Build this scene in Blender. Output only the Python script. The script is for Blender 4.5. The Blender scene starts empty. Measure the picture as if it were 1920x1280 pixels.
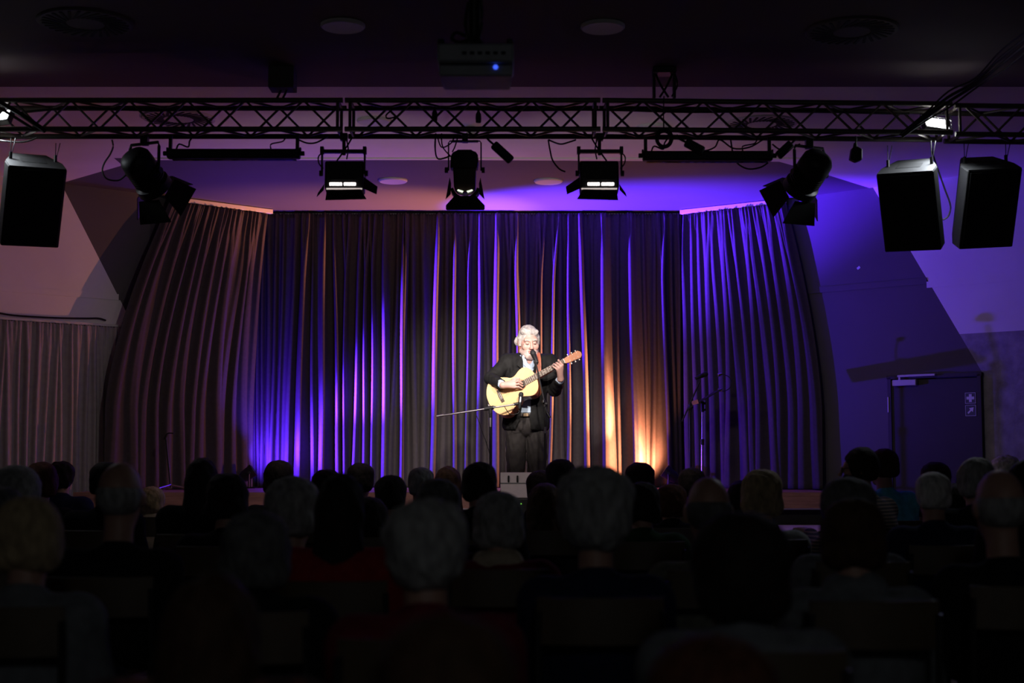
import bpy, bmesh, math, random
import numpy as np
from mathutils import Vector, Matrix, Euler
random.seed(7)
SC = bpy.context.scene
COL = SC.collection
PI = math.pi

# ------------------------------------------------------------------ camera
F = 1920 * 50 / 36
TILT = math.atan(220 / F)
CAM = Vector((0, 0, 1.25))
cd = bpy.data.cameras.new('camera')
cd.lens = 50; cd.sensor_width = 36; cd.sensor_fit = 'HORIZONTAL'
cd.clip_start = 0.05; cd.clip_end = 100
cd.dof.use_dof = True; cd.dof.focus_distance = 12.7; cd.dof.aperture_fstop = 2.2
co = bpy.data.objects.new('camera', cd); COL.objects.link(co)
co.location = CAM; co.rotation_euler = (PI / 2 + TILT, 0, 0)
SC.camera = co

def P(px, py, d):
    """point seen at a pixel of the photograph, at depth d along the hall"""
    x = (px - 960) / F; z = (640 - py) / F
    c, s = math.cos(TILT), math.sin(TILT)
    k = d / (c - s * z)
    return Vector((x * k, d, CAM.z + (s + c * z) * k))

# ------------------------------------------------------------------ world, exposure
w = bpy.data.worlds.new('hall_darkness'); SC.world = w
w.use_nodes = True
w.node_tree.nodes['Background'].inputs[0].default_value = (0.5, 0.5, 0.6, 1)
w.node_tree.nodes['Background'].inputs[1].default_value = 0.0008
SC.view_settings.view_transform = 'Standard'
SC.view_settings.look = 'None'
SC.view_settings.exposure = 0
SC.view_settings.gamma = 1

# ------------------------------------------------------------------ lamps of the hall, with one added fill light
BLUE = (0.085, 0.017, 1.0)
ORANGE = (1.0, 0.33, 0.15)
def spot(name, loc, target, energy, color, size, blend, radius):
    l = bpy.data.lights.new(name, 'SPOT')
    l.energy = energy; l.color = color; l.spot_size = math.radians(size); l.spot_blend = blend
    l.shadow_soft_size = radius
    o = bpy.data.objects.new(name, l); COL.objects.link(o)
    o.location = loc
    o.rotation_euler = (Vector(target) - Vector(loc)).to_track_quat('-Z', 'Y').to_euler()
    return o
BL_POS = Vector((-2.72, 14.82, 1.115))
OR_POS = Vector((1.64, 14.99, 1.105))
BL0 = BL_POS + Vector((.08, .0, .06)); OR0 = OR_POS + Vector((-.08, .0, .06))
# each floor light: hot core of the beam, wide edge of the beam, spill on the cloth beside it
spot('blue_floor_beam', BL0, BL0 + Vector((.80, .06, .58)), 26000, BLUE, 42, 1.0, 0.03)
spot('blue_floor_beam', BL0, BL0 + Vector((5, 1.3, 1.9)), 1900, BLUE, 80, 1.0, 0.03)
spot('blue_floor_beam', BL0, BL0 + Vector((.5, .7, .4)), 300, BLUE, 130, 1.0, 0.03)
spot('blue_floor_beam', BL0, BL0 + Vector((.35, -.1, 1)), 210, BLUE, 110, 1.0, 0.03)
spot('orange_floor_beam', OR0, OR0 + Vector((-.35, -.2, 1)), 110, ORANGE, 110, 1.0, 0.03)
spot('orange_floor_beam', OR0, OR0 + Vector((-.70, .06, .71)), 2000, ORANGE, 46, 1.0, 0.03)
spot('orange_floor_beam', OR0, OR0 + Vector((-4, .1, 2.4)), 230, ORANGE, 116, 1.0, 0.03)
spot('orange_floor_beam', OR0, OR0 + Vector((-.6, .5, .35)), 230, ORANGE, 130, 1.0, 0.03)
pl = bpy.data.lights.new('hall_fill_light', 'POINT'); pl.energy = 28; pl.color = (.9, .96, 1); pl.shadow_soft_size = .3  # added fill from behind the camera, stands for no known lamp
po = bpy.data.objects.new('hall_fill_light', pl); COL.objects.link(po); po.location = (.6, -2.5, 3.2)
KEY = (1.0, 0.88, 0.84)
FL_L = P(643, 345, 9.62); FL_R = P(1121, 345, 9.62); FL_C = P(872, 372, 9.62)
spot('flood_beam', FL_L + Vector((0, .22, -.02)), (-.35, 14.6, 1.6), 390, KEY, 36, 1.0, 0.05)
spot('flood_beam', FL_L + Vector((0, .22, -.02)), (-1.6, 14.6, 0.9), 40, KEY, 140, 1.0, 0.06)
spot('flood_beam', FL_R + Vector((0, .22, -.02)), (1.2, 14.6, 0.9), 40, KEY, 140, 1.0, 0.06)
spot('flood_beam', FL_R + Vector((0, .22, -.02)), (-.1, 14.6, 1.6), 390, KEY, 34, 1.0, 0.05)
spot('fresnel_beam', FL_C + Vector((0, .3, -.08)), (0.0, 14.0, 1.5), 420, KEY, 30, 1.0, 0.05)
WL_R = P(1757, 231, 9.70); WL_L = P(-6, 218, 9.61)
spot('work_light_beam', WL_R + Vector((0, -.02, -.1)), WL_R + Vector((-.8, -1.1, -2.6)), 34, (.85, .92, 1), 165, 1, .06)
spot('work_light_beam', WL_L + Vector((0, -.02, -.1)), WL_L + Vector((.8, -1.4, -2.6)), 22, (.85, .92, 1), 165, 1, .06)

# ------------------------------------------------------------------ materials
def mat(name, col, rough=0.6, metal=0.0, var=0.0, vscale=6.0, bump=0.0, bscale=60.0, emit=None, estr=0.0, sheen=0.0, stretch=None, spec=0.5):
    m = bpy.data.materials.new(name); m.use_nodes = True
    nt = m.node_tree; b = nt.nodes['Principled BSDF']
    b.inputs['Base Color'].default_value = (*col, 1)
    b.inputs['Roughness'].default_value = rough
    b.inputs['Metallic'].default_value = metal
    b.inputs['Specular IOR Level'].default_value = spec
    if sheen:
        b.inputs['Sheen Weight'].default_value = sheen
        b.inputs['Sheen Roughness'].default_value = 0.4
    if emit:
        b.inputs['Emission Color'].default_value = (*emit, 1)
        b.inputs['Emission Strength'].default_value = estr
    tc = None
    if var or bump:
        tc = nt.nodes.new('ShaderNodeTexCoord'); mp = nt.nodes.new('ShaderNodeMapping')
        nt.links.new(tc.outputs['Object'], mp.inputs[0])
        if stretch: mp.inputs['Scale'].default_value = stretch
    if var:
        n = nt.nodes.new('ShaderNodeTexNoise'); n.inputs['Scale'].default_value = vscale; n.inputs['Detail'].default_value = 5
        nt.links.new(mp.outputs[0], n.inputs['Vector'])
        r = nt.nodes.new('ShaderNodeValToRGB')
        r.color_ramp.elements[0].position = .3; r.color_ramp.elements[1].position = .7
        r.color_ramp.elements[0].color = (*[c * (1 - var) for c in col], 1)
        r.color_ramp.elements[1].color = (*[min(1, c * (1 + var)) for c in col], 1)
        nt.links.new(n.outputs[0], r.inputs[0]); nt.links.new(r.outputs[0], b.inputs['Base Color'])
    if bump:
        n2 = nt.nodes.new('ShaderNodeTexNoise'); n2.inputs['Scale'].default_value = bscale; n2.inputs['Detail'].default_value = 3
        nt.links.new(mp.outputs[0], n2.inputs['Vector'])
        bp = nt.nodes.new('ShaderNodeBump'); bp.inputs['Strength'].default_value = bump; bp.inputs['Distance'].default_value = .01
        nt.links.new(n2.outputs[0], bp.inputs['Height']); nt.links.new(bp.outputs[0], b.inputs['Normal'])
    return m

M = {}
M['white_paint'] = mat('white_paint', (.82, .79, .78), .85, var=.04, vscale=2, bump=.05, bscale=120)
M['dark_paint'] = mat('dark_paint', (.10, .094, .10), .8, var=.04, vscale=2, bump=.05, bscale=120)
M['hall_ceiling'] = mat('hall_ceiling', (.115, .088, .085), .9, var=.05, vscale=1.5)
M['stage_ceiling'] = mat('stage_ceiling', (.09, .084, .09), .75, var=.03, vscale=3)
M['plaster'] = mat('plaster', (.33, .32, .33), .9, var=.25, vscale=9, bump=.5, bscale=35)
M['hall_floor'] = mat('hall_floor', (.10, .07, .05), .6, var=.2, vscale=4)
M['stage_wood'] = mat('stage_wood', (.34, .17, .13), .5, var=.25, vscale=5, stretch=(1, 8, 8))
M['bounce_boards'] = mat('bounce_boards', (.55, .42, .37), .6, var=.12, vscale=6, stretch=(1, 8, 8))
M['skirt'] = mat('skirt', (.012, .012, .013), .9, var=.2)
M['alu'] = mat('alu', (.55, .53, .52), .4, 1.0, var=.05)
M['truss'] = mat('truss', (.16, .14, .12), .5, .6, var=.1, vscale=10)
M['curtain'] = mat('curtain', (.072, .063, .062), .95, var=.08, vscale=30, bump=.1, bscale=220, spec=.1)
M['grey_curtain'] = mat('grey_curtain', (.34, .32, .315), .95, var=.08, vscale=20, spec=.1)
M['rail'] = mat('rail', (.6, .58, .56), .5, .0, var=.05)
M['black'] = mat('black', (.012, .012, .013), .55, var=.2, vscale=20)
M['black_metal'] = mat('black_metal', (.02, .02, .02), .45, .4, var=.15, vscale=20)
M['rubber'] = mat('rubber', (.012, .011, .012), .6, var=.1)
M['chrome'] = mat('chrome', (.6, .6, .6), .25, 1.0, var=.05)
M['spk'] = mat('spk', (.02, .02, .021), .75, var=.2, vscale=40, bump=.3, bscale=300)
M['spk_top'] = mat('spk_top', (.03, .03, .03), .7, var=.1, vscale=30)
M['grille'] = mat('grille', (.010, .010, .011), .7, var=.3, vscale=200)
M['door'] = mat('door', (.032, .030, .034), .6, var=.08, vscale=5)
M['closer'] = mat('closer', (.55, .52, .53), .5, .2, var=.05)
M['sign_green'] = mat('sign_green', (.07, .08, .09), .5, var=.05)
M['sign_white'] = mat('sign_white', (.8, .8, .84), .5, var=.03)
M['plastic_white'] = mat('plastic_white', (.6, .58, .56), .5, var=.04)
M['disc'] = mat('disc', (.62, .6, .6), .6, var=.03)
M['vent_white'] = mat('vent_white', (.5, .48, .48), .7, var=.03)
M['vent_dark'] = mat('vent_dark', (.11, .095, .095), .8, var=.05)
M['slot'] = mat('slot', (.01, .01, .01), .9, var=.1)
M['lamp_glow'] = mat('lamp_glow', (.8, .8, .8), .4, emit=(1, .88, .86), estr=5.0, var=.02)
M['lamplit_glow'] = mat('lamplit_glow', (.5, .5, .5), .4, emit=(1, .85, .8), estr=.55, var=.02)
M['lamp_glow_green'] = mat('lamp_glow_green', (.5, .5, .5), .4, emit=(.9, 1, .8), estr=1.2, var=.02)
M['work_glow'] = mat('work_glow', (.8, .8, .8), .4, emit=(.95, .97, 1), estr=9.0, var=.02)
M['blue_led'] = mat('blue_led', (.1, .1, .4), .4, emit=(.05, .12, 1), estr=1.2, var=.02)
M['green_led'] = mat('green_led', (.1, .4, .1), .4, emit=(.3, 1, .1), estr=2.0, var=.02)
M['lens_blue'] = mat('lens_blue', (.1, .1, .4), .2, emit=BLUE, estr=2.0, var=.02)
M['lens_orange'] = mat('lens_orange', (.4, .2, .1), .2, emit=ORANGE, estr=2.0, var=.02)
M['projector'] = mat('projector', (.28, .29, .31), .55, var=.1, vscale=12)
M['glass'] = mat('glass', (.02, .02, .03), .08, var=.1)
M['fresnel_mid'] = mat('fresnel_mid', (.06, .035, .03), .5, .3, var=.1)
M['wedge'] = mat('wedge', (.46, .40, .40), .55, var=.06, vscale=20)
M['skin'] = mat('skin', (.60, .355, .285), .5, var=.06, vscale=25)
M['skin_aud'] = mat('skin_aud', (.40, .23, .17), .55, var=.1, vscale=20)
M['lips'] = mat('lips', (.45, .20, .17), .5, var=.05)
M['hair_singer'] = mat('hair_singer', (.50, .46, .42), .6, var=.25, vscale=40, bump=.6, bscale=90, stretch=(1, 1, .35))
M['beard'] = mat('beard', (.62, .46, .40), .7, var=.12, vscale=80, bump=.4, bscale=200)
M['suit'] = mat('suit', (.009, .009, .0085), .75, var=.15, vscale=40, bump=.15, bscale=40, spec=.2)
M['trousers'] = mat('trousers', (.030, .026, .024), .8, var=.15, vscale=30, bump=.5, bscale=14, spec=.3)
M['shirt_blue'] = mat('shirt_blue', (.50, .62, .74), .8, var=.05, vscale=30)
M['leather'] = mat('leather', (.02, .015, .012), .4, var=.1)
M['brass'] = mat('brass', (.6, .42, .25), .3, 1, var=.05)
M['spruce'] = mat('spruce', (.82, .53, .24), .35, var=.07, vscale=14, stretch=(1, 12, 1))
M['mahogany'] = mat('mahogany', (.36, .10, .04), .3, var=.2, vscale=10, stretch=(1, 6, 1))
M['headwood'] = mat('headwood', (.58, .26, .14), .35, var=.12, vscale=14)
M['fret'] = mat('fret', (.07, .045, .03), .5, var=.15, vscale=30)
M['ivory'] = mat('ivory', (.8, .75, .66), .5, var=.03)
M['strap'] = mat('strap', (.42, .13, .07), .6, var=.1)
M['string'] = mat('string', (.6, .5, .4), .35, .9, var=.05)
M['chair_wood'] = mat('chair_wood', (.08, .055, .03), .5, var=.15, vscale=8, stretch=(1, 8, 1))

# ------------------------------------------------------------------ helpers
def tag(o, label=None, cat=None, group=None, kind=None):
    if label: o['label'] = label
    if cat: o['category'] = cat
    if group: o['group'] = group
    if kind: o['kind'] = kind
    return o

def empty(name, loc, label=None, cat=None, group=None):
    o = bpy.data.objects.new(name, None); COL.objects.link(o); o.location = loc
    o.empty_display_size = .1
    return tag(o, label, cat, group)

def dirM(a, b):
    """matrix whose z runs from a to b, origin a"""
    a = Vector(a); d = Vector(b) - a
    q = d.to_track_quat('Z', 'Y')
    return Matrix.Translation(a) @ q.to_matrix().to_4x4(), d.length

class MB:
    def __init__(s): s.v = []; s.f = []; s.mi = []
    def add(s, vs, fs, Mx=None, mi=0):
        n = len(s.v)
        for p in vs:
            p = Vector(p)
            s.v.append(Mx @ p if Mx is not None else p)
        for q in fs: s.f.append([i + n for i in q]); s.mi.append(mi)
        return s
    def box(s, c, size, Mx=None, mi=0):
        x, y, z = [k / 2 for k in size]; c = Vector(c)
        vs = [c + Vector(t) for t in ((-x,-y,-z),(x,-y,-z),(x,y,-z),(-x,y,-z),(-x,-y,z),(x,-y,z),(x,y,z),(-x,y,z))]
        return s.add(vs, [(0,3,2,1),(4,5,6,7),(0,1,5,4),(1,2,6,5),(2,3,7,6),(3,0,4,7)], Mx, mi)
    def hexa(s, b, t, Mx=None, mi=0):
        return s.add(list(b) + list(t), [(0,3,2,1),(4,5,6,7),(0,1,5,4),(1,2,6,5),(2,3,7,6),(3,0,4,7)], Mx, mi)
    def cyl(s, a, b, r, r2=None, n=12, mi=0, caps=True):
        r2 = r if r2 is None else r2
        Mx, L = dirM(a, b)
        vs = []
        for k in range(n):
            t = 2 * PI * k / n; vs.append((r * math.cos(t), r * math.sin(t), 0))
        for k in range(n):
            t = 2 * PI * k / n; vs.append((r2 * math.cos(t), r2 * math.sin(t), L))
        fs = [(k, (k + 1) % n, n + (k + 1) % n, n + k) for k in range(n)]
        if caps: fs += [tuple(range(n))[::-1], tuple(range(n, 2 * n))]
        return s.add(vs, fs, Mx, mi)
    def lathe(s, prof, Mx=None, n=24, mi=0):
        """prof: list of (r, z)"""
        vs = []; fs = []
        for r, z in prof:
            for k in range(n):
                t = 2 * PI * k / n; vs.append((max(r, 1e-4) * math.cos(t), max(r, 1e-4) * math.sin(t), z))
        for i in range(len(prof) - 1):
            for k in range(n):
                a = i * n + k; b = i * n + (k + 1) % n
                fs.append((a, b, b + n, a + n))
        fs.append(tuple(range(n))[::-1]); m = (len(prof) - 1) * n
        fs.append(tuple(range(m, m + n)))
        return s.add(vs, fs, Mx, mi)
    def tube(s, pts, r, n=6, mi=0, smooth=True):
        pts = [Vector(p) for p in pts]
        if smooth and len(pts) > 2:
            out = []
            for i in range(len(pts) - 1):
                p0 = pts[max(i - 1, 0)]; p1 = pts[i]; p2 = pts[i + 1]; p3 = pts[min(i + 2, len(pts) - 1)]
                for k in range(5):
                    t = k / 5
                    out.append(.5 * ((2 * p1) + (p2 - p0) * t + (2 * p0 - 5 * p1 + 4 * p2 - p3) * t * t + (3 * p1 - p0 - 3 * p2 + p3) * t ** 3))
            out.append(pts[-1]); pts = out
        vs = []; fs = []
        ref = Vector((0, 0, 1))
        for i, p in enumerate(pts):
            d = (pts[min(i + 1, len(pts) - 1)] - pts[max(i - 1, 0)])
            d = d.normalized() if d.length > 1e-9 else Vector((0, 0, 1))
            a = d.cross(ref)
            if a.length < .05: a = d.cross(Vector((0, 1, 0)))
            a.normalize(); b = d.cross(a)
            for k in range(n):
                t = 2 * PI * k / n
                vs.append(p + a * (r * math.cos(t)) + b * (r * math.sin(t)))
        for i in range(len(pts) - 1):
            for k in range(n):
                a = i * n + k; b = i * n + (k + 1) % n
                fs.append((a, a + n, b + n, b))
        fs.append(tuple(range(n))); m = (len(pts) - 1) * n
        fs.append(tuple(range(m, m + n))[::-1])
        return s.add(vs, fs, None, mi)
    def prism(s, poly, z0, z1, Mx=None, mi=0):
        n = len(poly)
        vs = [(x, y, z0) for x, y in poly] + [(x, y, z1) for x, y in poly]
        fs = [tuple(range(n))[::-1], tuple(range(n, 2 * n))] + [(k, (k + 1) % n, n + (k + 1) % n, n + k) for k in range(n)]
        return s.add(vs, fs, Mx, mi)
    def build(s, name, m, parent=None, bevel=0, angle=35, segs=2, loc=None):
        me = bpy.data.meshes.new(name)
        me.from_pydata([tuple(p) for p in s.v], [], s.f)
        for k in (m if isinstance(m, (list, tuple)) else [m]): me.materials.append(k)
        if any(s.mi): me.polygons.foreach_set('material_index', s.mi)
        bm = bmesh.new(); bm.from_mesh(me); bmesh.ops.recalc_face_normals(bm, faces=bm.faces); bm.to_mesh(me); bm.free()
        me.polygons.foreach_set('use_smooth', [True] * len(me.polygons))
        me.set_sharp_from_angle(angle=math.radians(angle))
        o = bpy.data.objects.new(name, me); COL.objects.link(o)
        if parent is not None: o.parent = parent
        if loc is not None: o.location = loc
        if bevel:
            b = o.modifiers.new('bevel', 'BEVEL'); b.width = bevel; b.segments = segs; b.limit_method = 'ANGLE'
        return o

def copy_tree(o, parent=None):
    c = o.copy(); COL.objects.link(c)
    if parent is not None: c.parent = parent
    for ch in list(o.children): copy_tree(ch, c)
    return c

# ------------------------------------------------------------------ implicit surfaces for bodies and cloth
def smin(a, b, k):
    if k <= 0: return np.minimum(a, b)
    h = np.maximum(k - np.abs(a - b), 0) / k
    return np.minimum(a, b) - h * h * (k / 4)

class SDF:
    def __init__(s): s.ops = []
    def cap(s, a, b, ra, rb=None, k=.02, op='u'):
        rb = ra if rb is None else rb
        a = np.array(a, float); b = np.array(b, float); r = max(ra, rb)
        s.ops.append(('cap', (a, b, ra, rb), k, op, np.minimum(a, b) - r, np.maximum(a, b) + r)); return s
    def ell(s, c, r, R=None, k=.02, op='u'):
        c = np.array(c, float); r = np.array(r, float); m = r.max() if R is not None else r
        s.ops.append(('ell', (c, r, None if R is None else np.array(R, float)), k, op, c - m, c + m)); return s
    def box(s, c, half, R=None, rnd=.01, k=.0, op='u'):
        c = np.array(c, float); half = np.array(half, float); m = np.linalg.norm(half) if R is not None else half
        s.ops.append(('box', (c, half, None if R is None else np.array(R, float), rnd), k, op, c - m - rnd, c + m + rnd)); return s
    def inflate(s, e):
        o = SDF()
        for kind, p, k, op, lo, hi in s.ops:
            if kind == 'cap': o.cap(p[0], p[1], p[2] + e, p[3] + e, k, op)
            elif kind == 'ell': o.ell(p[0], p[1] + e, p[2], k, op)
            else: o.box(p[0], p[1] + e, p[2], p[3], k, op)
        return o
    def mesh(s, h, noise=None):
        us = [o for o in s.ops if o[3] == 'u']
        lo = np.min([o[4] for o in us], 0) - 3 * h; hi = np.max([o[5] for o in us], 0) + 3 * h
        if noise: lo -= noise[0]; hi += noise[0]
        n = np.ceil((hi - lo) / h).astype(int) + 1
        F_ = np.full(n, 1.0, np.float32)
        for kind, p, k, op, blo, bhi in s.ops:
            pad = 3 * h + k + (noise[0] if noise else 0)
            i0 = np.maximum(np.floor((blo - pad - lo) / h).astype(int), 0)
            i1 = np.minimum(np.ceil((bhi + pad - lo) / h).astype(int) + 1, n)
            if (i1 <= i0).any(): continue
            ax = [(lo[d] + h * np.arange(i0[d], i1[d])).astype(np.float32) for d in range(3)]
            X = ax[0][:, None, None]; Y = ax[1][None, :, None]; Z = ax[2][None, None, :]
            if kind == 'cap':
                a, b, ra, rb = p; d = b - a; dd = max(float(d @ d), 1e-12)
                t = np.clip(((X - a[0]) * d[0] + (Y - a[1]) * d[1] + (Z - a[2]) * d[2]) / dd, 0, 1)
                D = np.sqrt((X - a[0] - t * d[0]) ** 2 + (Y - a[1] - t * d[1]) ** 2 + (Z - a[2] - t * d[2]) ** 2) - (ra + (rb - ra) * t)
            else:
                c = p[0]; R = p[2]
                x, y, z = X - c[0], Y - c[1], Z - c[2]
                if R is not None:   # R columns: local axes
                    x, y, z = (x * R[0, 0] + y * R[1, 0] + z * R[2, 0], x * R[0, 1] + y * R[1, 1] + z * R[2, 1], x * R[0, 2] + y * R[1, 2] + z * R[2, 2])
                if kind == 'ell':
                    r = p[1]
                    k0 = np.sqrt((x / r[0]) ** 2 + (y / r[1]) ** 2 + (z / r[2]) ** 2)
                    k1 = np.sqrt((x / r[0] ** 2) ** 2 + (y / r[1] ** 2) ** 2 + (z / r[2] ** 2) ** 2) + 1e-9
                    D = k0 * (k0 - 1) / k1
                else:
                    hf = p[1]; rn = p[3]
                    qx, qy, qz = np.abs(x) - hf[0] + rn, np.abs(y) - hf[1] + rn, np.abs(z) - hf[2] + rn
                    D = np.sqrt(np.maximum(qx, 0) ** 2 + np.maximum(qy, 0) ** 2 + np.maximum(qz, 0) ** 2) + np.minimum(np.maximum(np.maximum(qx, qy), qz), 0) - rn
            sl = tuple(slice(i0[d], i1[d]) for d in range(3))
            if op == 'u': F_[sl] = smin(F_[sl], D, k)
            elif op == 's': F_[sl] = -smin(-F_[sl], D, k)
        if noise:
            amp, sc = noise
            X = (lo[0] + h * np.arange(n[0]))[:, None, None]; Y = (lo[1] + h * np.arange(n[1]))[None, :, None]; Z = (lo[2] + h * np.arange(n[2]))[None, None, :]
            N = np.sin(X * sc + 1.3 * np.sin(Y * sc * .7 + 1)) * np.sin(Y * sc * 1.1 + 1.1 * np.sin(Z * sc * .8)) * np.sin(Z * sc * .9 + np.sin(X * sc * 1.3))
            N2 = np.sin(X * sc * 2.3 + Z * sc) * np.sin(Y * sc * 2.1 - X * sc)
            F_ = F_ + (amp * (.7 * N + .3 * N2)).astype(np.float32)
        return surface_nets(F_, h, lo)

def surface_nets(F_, h, lo):
    S = F_ < 0
    n = np.array(F_.shape)
    c = S[:-1, :-1, :-1].astype(np.int8)
    for d in ((1,0,0),(0,1,0),(0,0,1),(1,1,0),(1,0,1),(0,1,1),(1,1,1)):
        c = c + S[d[0]:n[0]-1+d[0], d[1]:n[1]-1+d[1], d[2]:n[2]-1+d[2]]
    idx = np.argwhere((c > 0) & (c < 8))
    acc = np.zeros((len(idx), 3)); cnt = np.zeros(len(idx))
    corners = [(i, j, k) for i in (0, 1) for j in (0, 1) for k in (0, 1)]
    for a in corners:
        for ax in range(3):
            if a[ax] == 0:
                b = list(a); b[ax] = 1
                ia = idx + np.array(a); ib = idx + np.array(b)
                fa = F_[ia[:, 0], ia[:, 1], ia[:, 2]]; fb = F_[ib[:, 0], ib[:, 1], ib[:, 2]]
                m = (fa < 0) != (fb < 0)
                t = fa[m] / (fa[m] - fb[m])
                p = np.tile(np.array(a, float), (m.sum(), 1)); p[:, ax] += t
                acc[m] += p; cnt[m] += 1
    V = lo + h * (idx + acc / cnt[:, None])
    vid = np.full(n - 1, -1, np.int64); vid[idx[:, 0], idx[:, 1], idx[:, 2]] = np.arange(len(idx))
    quads = []
    for ax in range(3):
        u, v = (ax + 1) % 3, (ax + 2) % 3
        sa = [slice(None)] * 3; sb = [slice(None)] * 3
        sa[ax] = slice(0, -1); sb[ax] = slice(1, None)
        for q in (u, v):
            sa[q] = slice(1, -1); sb[q] = slice(1, -1)
        A = S[tuple(sa)]; B = S[tuple(sb)]
        e = np.argwhere(A != B)
        if not len(e): continue
        fl = A[e[:, 0], e[:, 1], e[:, 2]]
        g = e.copy(); g[:, u] += 1; g[:, v] += 1
        def cell(du, dv):
            k = g.copy(); k[:, u] -= du; k[:, v] -= dv
            return vid[k[:, 0], k[:, 1], k[:, 2]]
        Q = np.stack([cell(1, 1), cell(0, 1), cell(0, 0), cell(1, 0)], 1)
        Q[~fl] = Q[~fl][:, ::-1]
        quads.append(Q)
    return V, np.concatenate(quads)

def np_obj(name, VQ, m, parent=None, face_mat=None, loc=None):
    V, Q = VQ
    me = bpy.data.meshes.new(name)
    me.vertices.add(len(V)); me.vertices.foreach_set('co', V.astype(np.float32).ravel())
    me.loops.add(Q.size); me.loops.foreach_set('vertex_index', Q.astype(np.int32).ravel())
    me.polygons.add(len(Q)); me.polygons.foreach_set('loop_start', np.arange(0, Q.size, 4, dtype=np.int32))
    for k in (m if isinstance(m, (list, tuple)) else [m]): me.materials.append(k)
    if face_mat is not None:
        me.polygons.foreach_set('material_index', face_mat(V[Q].mean(1)).astype(np.int32))
    me.update(calc_edges=True); me.validate()
    me.polygons.foreach_set('use_smooth', np.ones(len(me.polygons), bool))
    o = bpy.data.objects.new(name, me); COL.objects.link(o)
    if parent is not None: o.parent = parent
    if loc is not None: o.location = loc
    return o

# ================================================================== the room
ZC = 3.93
def yR(x): return 13.93 - .85 * (x - 3.58)
def yL(x): return 13.70 + .85 * (x + 4.4)
def on_wall(px, py, yf):
    d = 13.5
    for _ in range(40):
        p = P(px, py, d); d = .5 * d + .5 * yf(p.x)
    return P(px, py, d)
def lerp(a, b, t): return a + (b - a) * t
NR = Vector((-.85, -1, 0)).normalized(); NL = Vector((.85, -1, 0)).normalized()
YW = 15.6

def poly_obj(name, polys, mats, thick=0, parent=None, flip=False):
    me = bpy.data.meshes.new(name); bm = bmesh.new()
    vmap = {}
    for pts, mi in polys:
        vs = []
        for p in pts:
            key = tuple(round(c, 4) for c in p)
            if key not in vmap: vmap[key] = bm.verts.new(p)
            vs.append(vmap[key])
        f = bm.faces.new(vs if not flip else vs[::-1]); f.material_index = mi
    bm.to_mesh(me); bm.free()
    for m in mats: me.materials.append(m)
    o = bpy.data.objects.new(name, me); COL.objects.link(o)
    if parent is not None: o.parent = parent
    if thick:
        s = o.modifiers.new('solid', 'SOLIDIFY'); s.thickness = thick; s.offset = -1
    o['kind'] = 'structure'
    return o

XL, XR, YB = -7.2, 6.6, -3.0
m = MB(); m.box((-.3, 6.3, -.1), (14.2, 19.0, .2)); tag(m.build('floor', M['hall_floor']), kind='structure')
# ceiling: dark over the hall, white before the stage, dark painted field over the stage
cz = lambda L: [(x, y, ZC) for x, y in L]
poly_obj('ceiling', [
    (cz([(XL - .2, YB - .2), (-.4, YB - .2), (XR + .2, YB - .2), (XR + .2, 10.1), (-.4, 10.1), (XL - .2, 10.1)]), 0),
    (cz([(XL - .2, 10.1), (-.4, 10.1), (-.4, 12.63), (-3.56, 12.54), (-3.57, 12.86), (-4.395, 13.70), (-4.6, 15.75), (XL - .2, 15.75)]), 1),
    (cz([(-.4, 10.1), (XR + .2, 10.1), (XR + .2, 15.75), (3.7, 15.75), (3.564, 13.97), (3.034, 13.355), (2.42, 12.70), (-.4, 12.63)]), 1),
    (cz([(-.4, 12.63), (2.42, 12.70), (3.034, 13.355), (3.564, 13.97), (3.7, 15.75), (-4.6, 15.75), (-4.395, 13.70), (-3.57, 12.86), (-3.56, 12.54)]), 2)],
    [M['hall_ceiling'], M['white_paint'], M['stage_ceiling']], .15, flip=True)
m = MB(); m.box((-.4, 12.55, ZC - .006), (6.0, .05, .012)); tag(m.build('trim_1', M['white_paint']), kind='structure')
# walls
W = lambda x, z, yf: (x, yf(x), z)
D_R = on_wall(1841, 697, yR); zp = on_wall(1870, 622, yR).z
KR = Vector(W(3.58, ZC, yR))
tt = (KR.z - zp) / (KR.z - D_R.z); XP = lerp(KR.x, D_R.x, tt)
xr0 = 2.89
poly_obj('wall_right', [
    ([W(xr0, 0, yR), W(D_R.x, 0, yR), W(D_R.x, D_R.z, yR), W(XP, zp, yR), W(KR.x, ZC, yR), W(xr0, ZC, yR)], 0),
    ([W(D_R.x, 0, yR), W(XR, 0, yR), W(XR, zp, yR), W(XP, zp, yR), W(D_R.x, D_R.z, yR)], 2),
    ([W(XP, zp, yR), W(XR, zp, yR), W(XR, ZC, yR), W(KR.x, ZC, yR)], 1)],
    [M['dark_paint'], M['white_paint'], M['plaster']], .15)
KL = Vector(W(-4.4, ZC, yL)); D_L = on_wall(250, 611, yL)
xl1 = -3.68; xb = D_L.x + (D_L.x - KL.x) * .8; zb_ = D_L.z - (KL.z - D_L.z) * .8
poly_obj('wall_left', [
    ([W(XL, 0, yL), W(D_L.x, 0, yL), tuple(D_L), tuple(KL), W(XL, ZC, yL)], 1),
    ([W(D_L.x, 0, yL), W(xl1, 0, yL), W(xl1, ZC, yL), tuple(KL), tuple(D_L)], 0)],
    [M['dark_paint'], M['white_paint']], .15)
XA, XB = -3.15, 2.42
poly_obj('wall_back', [([(XA, YW, 0), (XB, YW, 0), (XB, YW, ZC), (XA, YW, ZC)], 0)], [M['dark_paint']], .15)
poly_obj('wall_back_left', [([(xl1, yL(xl1), 0), (XA, YW, 0), (XA, YW, ZC), (xl1, yL(xl1), ZC)], 0)], [M['dark_paint']], .15)
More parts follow.
